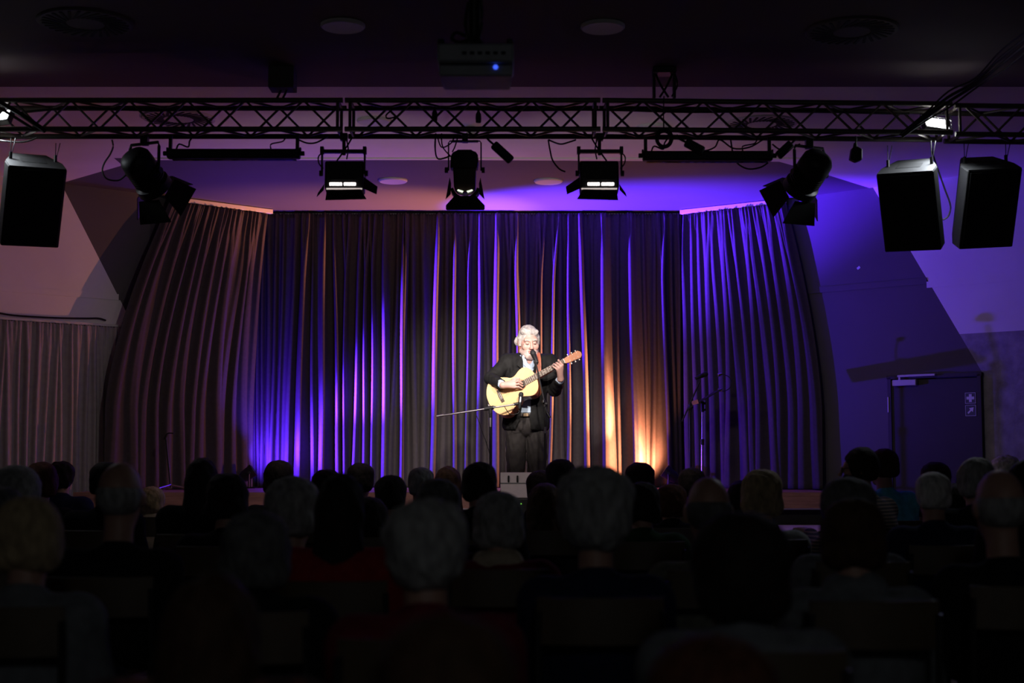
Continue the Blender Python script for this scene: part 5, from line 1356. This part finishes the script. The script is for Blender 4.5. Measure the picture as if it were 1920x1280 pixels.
A_ = [
 # px, top, width, hair style, hair, top, label, extras
 (118, 863, 50, 'curly', 'd', 'navy', 'person with dark frizzy hair and a dark blue top before the grey curtain', dict(hyaw=-.3)),
 (80, 866, 56, 'bob', 'r', 'black', 'person with reddish-brown hair in front of the grey curtain', {}),
 (34, 873, 84, 'short', 'g', 'grey', 'person with a broad grey head at the left edge, beside the reddish hair', {}),
 (2, 912, 92, 'short', 's', 'black', 'person with dark grey hair cut by the left edge of the hall', {}),
 (58, 930, 118, 'bob', 'l', 'grey', 'person with fair grey hair and a broad dark back, large at the lower left', dict(d=4.3)),
 (228, 867, 86, 'bald', 'g', 'black', 'bald man in black, large, his pale chair back showing below', dict(d=5.3)),
 (200, 866, 52, 'short', 'd', 'black', 'person with short dark hair half hidden by the bald man in black', {}),
 (286, 912, 44, 'short', 'l', 'cream', 'fair person low beside the bald man, next to the stage edge', dict(d=9.6)),
 (380, 857, 60, 'long', 'd', 'black', 'woman with long dark hair in front of the left side curtain', {}),
 (378, 888, 52, 'bob', 'b', 'blue', 'person with brown hair and a light blue top, lit at the shoulder', dict(d=7.4)),
 (428, 887, 74, 'bob', 'd', 'black', 'person with dark bobbed hair right of the light blue shoulder', dict(d=6.4)),
 (482, 958, 122, 'bob', 's', 'black', 'person with a large dark grey bob left of the curly grey hair', dict(d=3.9)),
 (523, 863, 54, 'bob', 'd', 'black', 'person with dark hair against the bright blue curtain foot', dict(hyaw=.2)),
 (550, 894, 94, 'short', 'g', 'black', 'person with a round grey head right below the dark hair at the blue curtain foot', {}),
 (614, 880, 58, 'bob', 'd', 'black', 'person with dark hair left of the narrow dark head under the blue stripes', dict(d=8.3)),
 (640, 887, 92, 'long', 'd', 'red', 'woman with long dark hair and a red top left of the middle', {}),
 (677, 868, 46, 'short', 'd', 'black', 'person with a narrow dark head under the blue curtain stripes', {}),
 (733, 891, 54, 'short', 'd', 'black', 'person with a round dark head by the bright stage edge', dict(d=7.9)),
 (690, 932, 70, 'short', 'd', 'navy', 'person with dark hair and a broad navy back left of the curly grey head', dict(d=5.4)),
 (790, 876, 44, 'short', 'g', 'black', 'person with small grey head and ear lit, in the front row left of the singer', {}),
 (840, 874, 54, 'long', 'b', 'black', 'person with brown hair in the front row, left of the round black hair', {}),
 (822, 897, 82, 'bob', 's', 'black', 'person with dark grey bob directly behind the brown hair of the front row', {}),
 (899, 866, 62, 'bob', 'd', 'black', 'person with round black hair just left of the floor monitor', dict(d=8.6)),
 (935, 921, 90, 'bob', 'g', 'burg', 'person with a smooth grey bob, cream collar and burgundy top in the middle', dict(collar='cream')),
 (800, 932, 158, 'curly', 'g', 'burg', 'person with a large mass of curly grey hair and dark red top', dict(d=3.9)),
 (1014, 882, 50, 'short', 'd', 'black', 'person with dark hair covering the right half of the floor monitor', {}),
 (1022, 905, 72, 'long', 'b', 'black', 'woman with long brown hair left of the huge grey head', dict(d=6.6)),
 (1051, 861, 50, 'short', 'd', 'black', 'person with dark hair left of the orange curtain foot, behind the huge grey head', dict(d=9.9)),
 (1115, 871, 148, 'curly', 'g', 'navy', 'person with a huge round grey head and navy top right of the middle', dict(d=3.9, tilt=.05)),
 (1199, 867, 50, 'short', 'd', 'black', 'person with dark head before the orange curtain foot', {}),
 (1203, 903, 64, 'bob', 'd', 'green', 'person with dark bob and dark green top right of the huge grey head', dict(d=7.2)),
 (1258, 907, 52, 'short', 'r', 'black', 'person with small reddish-dark head left of the shiny bald head', dict(d=8.2)),
 (1296, 877, 46, 'short', 'd', 'black', 'person with a dark head below the unused microphone stand', {}),
 (1327, 894, 86, 'bald', 's', 'olive', 'man with a shiny bald head and olive shirt', dict(d=5.1)),
 (1388, 900, 56, 'long', 'd', 'black', 'woman with long dark hair right of the shiny bald head', dict(d=7.6)),
 (1427, 880, 74, 'bob', 'l', 'lgrey', 'person with fair bobbed hair and pale grey top', dict(d=7.0)),
 (1385, 962, 168, 'short', 'd', 'grey', 'person with a very large dark brown head in the near right', dict(d=2.95)),
 (1610, 838, 54, 'short', 'd', 'stripe', 'bearded man with glasses and striped top, in profile by the door', dict(d=8.4, yaw=.75, hyaw=.65, lean=.07, arms_up=True, glasses=True, beard=True)),
 (1654, 841, 46, 'short', 'b', 'teal', 'man in a teal shirt beside the dark door', dict(d=9.6, yaw=.35, hyaw=.3)),
 (1587, 896, 94, 'short', 's', 'grey', 'person with smooth dark grey hair below the bearded man', dict(d=5.6)),
 (1596, 933, 112, 'bob', 'b', 'grey', 'woman with brown bobbed hair and a grey scarf, right of the very large dark head', dict(d=4.3, collar='grey')),
 (1747, 885, 58, 'short', 'w', 'navy', 'person with short white hair before the dark door', {}),
 (1752, 866, 50, 'short', 'd', 'black', 'person with dark hair just behind the white hair at the door', {}),
 (1826, 857, 64, 'bob', 'g', 'black', 'person with grey bob and glasses right of the dark door', dict(hyaw=.4, glasses=True)),
 (1884, 852, 52, 'curly', 'w', 'grey', 'person with light wavy hair before the rough plaster wall', {}),
 (1926, 862, 66, 'short', 'd', 'black', 'person with dark hair cut by the right edge of the hall', {}),
 (1872, 881, 94, 'bald', 'g', 'black', 'balding man in a dark coat at the right edge', dict(d=4.9)),
 (1792, 905, 62, 'long', 'd', 'black', 'woman with long dark hair left of the balding man in the coat', dict(d=7.0)),
 (838, 1150, 232, 'short', 'b', 'black', 'person with a dark brown head rising at the bottom middle, nearest to the camera', dict(d=2.05)),
 (400, 1076, 190, 'long', 'b', 'pattern', 'woman with long brown hair and patterned reddish top at the lower left', dict(d=2.75)),
 (1330, 1192, 236, 'short', 'r', 'pattern', 'person with reddish-brown hair at the bottom, right of the middle', dict(d=2.0)),
]
# depth of each along the hall
DS = [10.65, 9.37, 6.7, 5.72, 4.28, 5.28, 8.51, 10.43, 8.1, 9.49, 7.03, 4.15, 10.65, 6.01, 9.67, 5.11, 10.59, 8.71, 7.8, 9.63, 10.65, 6.55, 7.58, 5.64, 3.57, 10.34, 8.5, 9.42, 4.54, 9.82, 7.41, 8.79, 10.65, 5.58, 9.42, 7.6, 3.36, 8.46, 9.82, 6.01, 4.45, 7.1, 10.37, 7.72, 10.65, 6.19, 4.93, 8.89, 1.76, 2.65, 2.5]
for a, dd in zip(A_, DS):
    ex = dict(a[7]); ex['d'] = dd; person(*a[:7], **ex)
